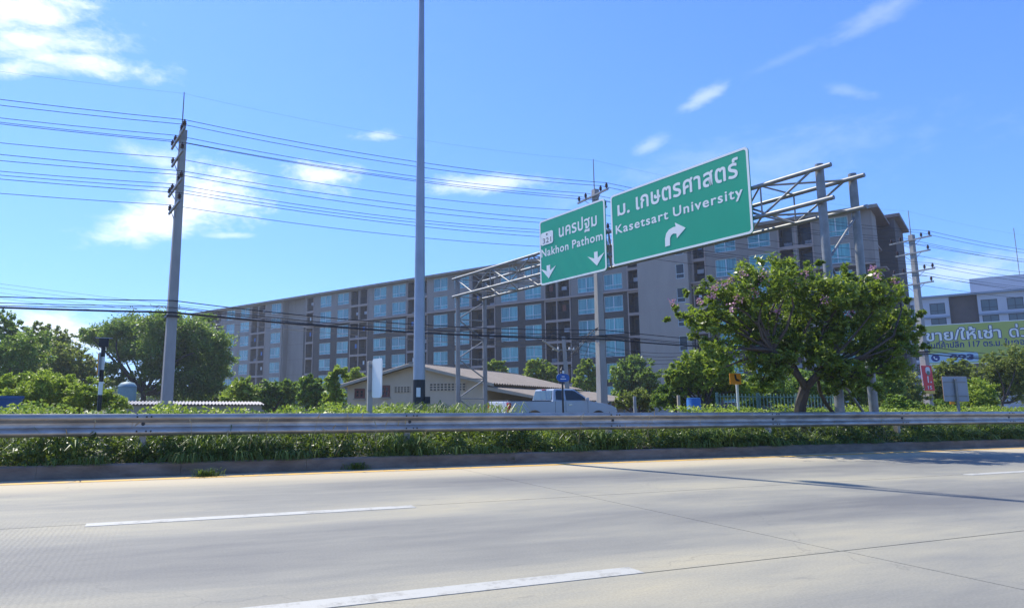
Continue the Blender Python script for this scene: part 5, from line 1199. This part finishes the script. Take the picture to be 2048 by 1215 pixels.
def blades(name, n, s0, s1, t0, t1, hl, mat, label, lean, clump=.25, zb=.16, cat='grass', wdt=.009):
    k = n // 24; cs = rng.uniform(s0, s1, k * 4); cs = cs[np.argsort(np.sin(cs * 1.7) + np.sin(cs * .61 + 1) + np.sin(cs * 4.3 + 2) * .6 + rng.normal(size=k * 4) * .8)[::-1][:k]]; ct = rng.uniform(t0, t1, k); hs = hl * rng.uniform(.5, 1.25, k)
    i = rng.integers(0, k, n); s = cs[i] + rng.normal(size=n) * clump * .3; t = ct[i] + rng.normal(size=n) * .05; h = hs[i] * rng.uniform(.5, 1.15, n)
    b = np.stack([s * UU[0] + t * NN[0], s * UU[1] + t * NN[1], np.full(n, zb)], 1)
    a = rng.uniform(0, 2 * math.pi, n); d = np.stack([np.cos(a), np.sin(a), np.zeros(n)], 1) * .75 + np.array([*(-NN * lean), 0]); side = np.stack([-np.sin(a), np.cos(a), np.zeros(n)], 1)
    wd = (wdt * rng.uniform(.7, 1.6, n))[:, None]; H_ = h[:, None]; up = np.array([0, 0, 1.0])
    p0 = b; p1 = b + up * H_ * .55 + d * H_ * .16; p2 = b + up * H_ * .80 + d * H_ * .5; p3 = b + up * H_ * .62 + d * H_ * .95
    q = [np.stack([A_ - side * wa, A_ + side * wa, B_ + side * wb, B_ - side * wb], 1) for A_, wa, B_, wb in ((p0, wd, p1, wd), (p1, wd, p2, wd * .8), (p2, wd * .8, p3, wd * .12))]
    v = np.concatenate([x.reshape(-1, 3) for x in q]); tag(link(name, quads_mesh(name, v, mat)), label, cat, kind='stuff')
blades('grass', 15000, -10, 36, 11.9, 12.5, .42, MT['leaf_grass'], 'long arching grass blades spilling over the kerb', .30)
blades('grass', 15000, -10, 40, 12.4, 13.6, .58, MT['leaf_grass'], 'tall grass around the guardrail posts', .10)
def spill(n_c=110, per=34):
    cs = np.repeat(rng.uniform(-6, 30, n_c), per); sz = np.repeat(rng.uniform(.16, .52, n_c) ** 1.15, per); n = n_c * per
    s = cs + rng.normal(size=n) * .10; tt = T_K + .16 + rng.uniform(-.08, .10, n); h = sz * rng.uniform(.5, 1.1, n)
    b = np.stack([s * UU[0] + tt * NN[0], s * UU[1] + tt * NN[1], np.full(n, .18)], 1); a = rng.normal(size=n) * .9
    d = (-NN[None, :] * np.cos(a)[:, None] + UU[None, :] * np.sin(a)[:, None]); d = np.concatenate([d, np.zeros((n, 1))], 1); sd_ = np.stack([-d[:, 1], d[:, 0], np.zeros(n)], 1) * (.008 * rng.uniform(.7, 1.7, n))[:, None]
    H_ = h[:, None]; up = np.array([0, 0, 1.0]); p = [b, b + up * H_ * .42 + d * H_ * .22, b + up * H_ * .38 + d * H_ * .58, b + up * H_ * .02 + d * H_ * .88]; wf = [1, 1, .8, .1]
    q = [np.stack([p[i] - sd_ * wf[i], p[i] + sd_ * wf[i], p[i + 1] + sd_ * wf[i + 1], p[i + 1] - sd_ * wf[i + 1]], 1).reshape(-1, 3) for i in range(3)]
    tag(link('spilling_grass', quads_mesh('spilling_grass', np.concatenate(q), MT['leaf_grass'])), 'grass clumps hanging over the face of the kerb', 'grass', kind='stuff')
spill()
def dry_stems(n=900):
    s = rng.uniform(-8, 34, n); s = np.where(rng.random(n) < .6, np.sin(s) * 3 + s, s); t = rng.uniform(11.9, 13.4, n); h = rng.uniform(.25, .75, n)
    b = np.stack([s * UU[0] + t * NN[0], s * UU[1] + t * NN[1], np.full(n, .16)], 1); tip = b + np.stack([rng.normal(size=n) * .18, rng.normal(size=n) * .18, h], 1); sd_ = np.array([UU[0], UU[1], 0]) * .005
    hd = tip + np.stack([rng.normal(size=n) * .05, rng.normal(size=n) * .05, np.full(n, .09)], 1)
    v = np.concatenate([np.stack([b - sd_, b + sd_, tip + sd_ * .6, tip - sd_ * .6], 1).reshape(-1, 3), np.stack([tip - sd_ * 2.2, tip + sd_ * 2.2, hd + sd_, hd - sd_], 1).reshape(-1, 3)])
    m = M('dry_stem', (0.34, 0.26, 0.12), .8, var=(.45, .38, .22), scale=2); tag(link('dry_stems', quads_mesh('dry_stems', v, m)), 'dry seed stems standing among the verge weeds', 'weeds', kind='stuff')
dry_stems()
blades('tall_grass', 6000, 5.0, 7.4, 13.6, 17.0, .95, MT['leaf_grass'], 'upright sunlit grass patch between the street lamp and the pickup', .0, zb=.15)
# tufts rooted in the gutter, a countable few
tufts = [(415, 952, 'tuft of grass growing from the yellow line at the left'), (361, 948, 'pale seedhead tuft hanging against the kerb, left of the low tuft'), (715, 938, 'flat green tuft on the yellow line below the street lamp'), (1020, 926, 'small dry tuft at the shadow of the lamp post on the kerb'), (1130, 918, 'green tuft on the line right of the pole shadow'), (1440, 908, 'tuft in the gutter below the hedge'), (1590, 905, 'tuft in the gutter nearest the tree shadow'), (1700, 901, 'tuft in the shade of the flowering tree at the kerb')]
for x, y, lb in tufts:
    P0 = atz(x, y, 0.0); n = 130; a = rng.uniform(0, 6.28, n); h = rng.uniform(.05, .17, n); r = rng.normal(size=(n, 2)) * .045; r[:, 0] *= 2.0
    r = r[:, :1] * UU + r[:, 1:] * NN * .5
    b = np.stack([r[:, 0], r[:, 1], np.zeros(n)], 1); d = np.stack([np.cos(a), np.sin(a), np.zeros(n)], 1); sd_ = np.stack([-np.sin(a), np.cos(a), np.zeros(n)], 1) * .006; u_ = np.array([0, 0, 1.0]); hh = h[:, None]
    p1 = b + u_ * hh * .7 + d * hh * .5; p2 = b + u_ * hh * .8 + d * hh * 1.3
    v = np.concatenate([np.stack([b - sd_, b + sd_, p1 + sd_, p1 - sd_], 1).reshape(-1, 3), np.stack([p1 - sd_, p1 + sd_, p2 + sd_ * .2, p2 - sd_ * .2], 1).reshape(-1, 3)])
    o = link('grass_tuft', quads_mesh('grass_tuft', v, MT['leaf_grass']), None, (P0[0], P0[1], .002)); tag(o, lb, 'grass tuft', 'grass tufts in the gutter')
# ------------------------------------------------------------------ haze: even thin air round everything
def haze():
    o = MB().box(-2540, 2540, -2540, 2540, -1.1, 40).build('haze', None); tag(o, 'thin pale haze filling the air over the whole place', 'haze', kind='stuff')
    m = bpy.data.materials.new('haze_air'); m.use_nodes = True; nt = m.node_tree; nt.nodes.clear()
    out = nt.nodes.new('ShaderNodeOutputMaterial'); v = nt.nodes.new('ShaderNodeVolumePrincipled')
    v.inputs['Color'].default_value = (0.80, 0.88, 1.0, 1); v.inputs['Density'].default_value = 0.0006; v.inputs['Anisotropy'].default_value = 0.45
    nt.links.new(v.outputs[0], out.inputs['Volume']); o.data.materials.append(m)
haze()
print('objects', len(bpy.data.objects), 'polys', sum(len(m.polygons) for m in bpy.data.meshes))
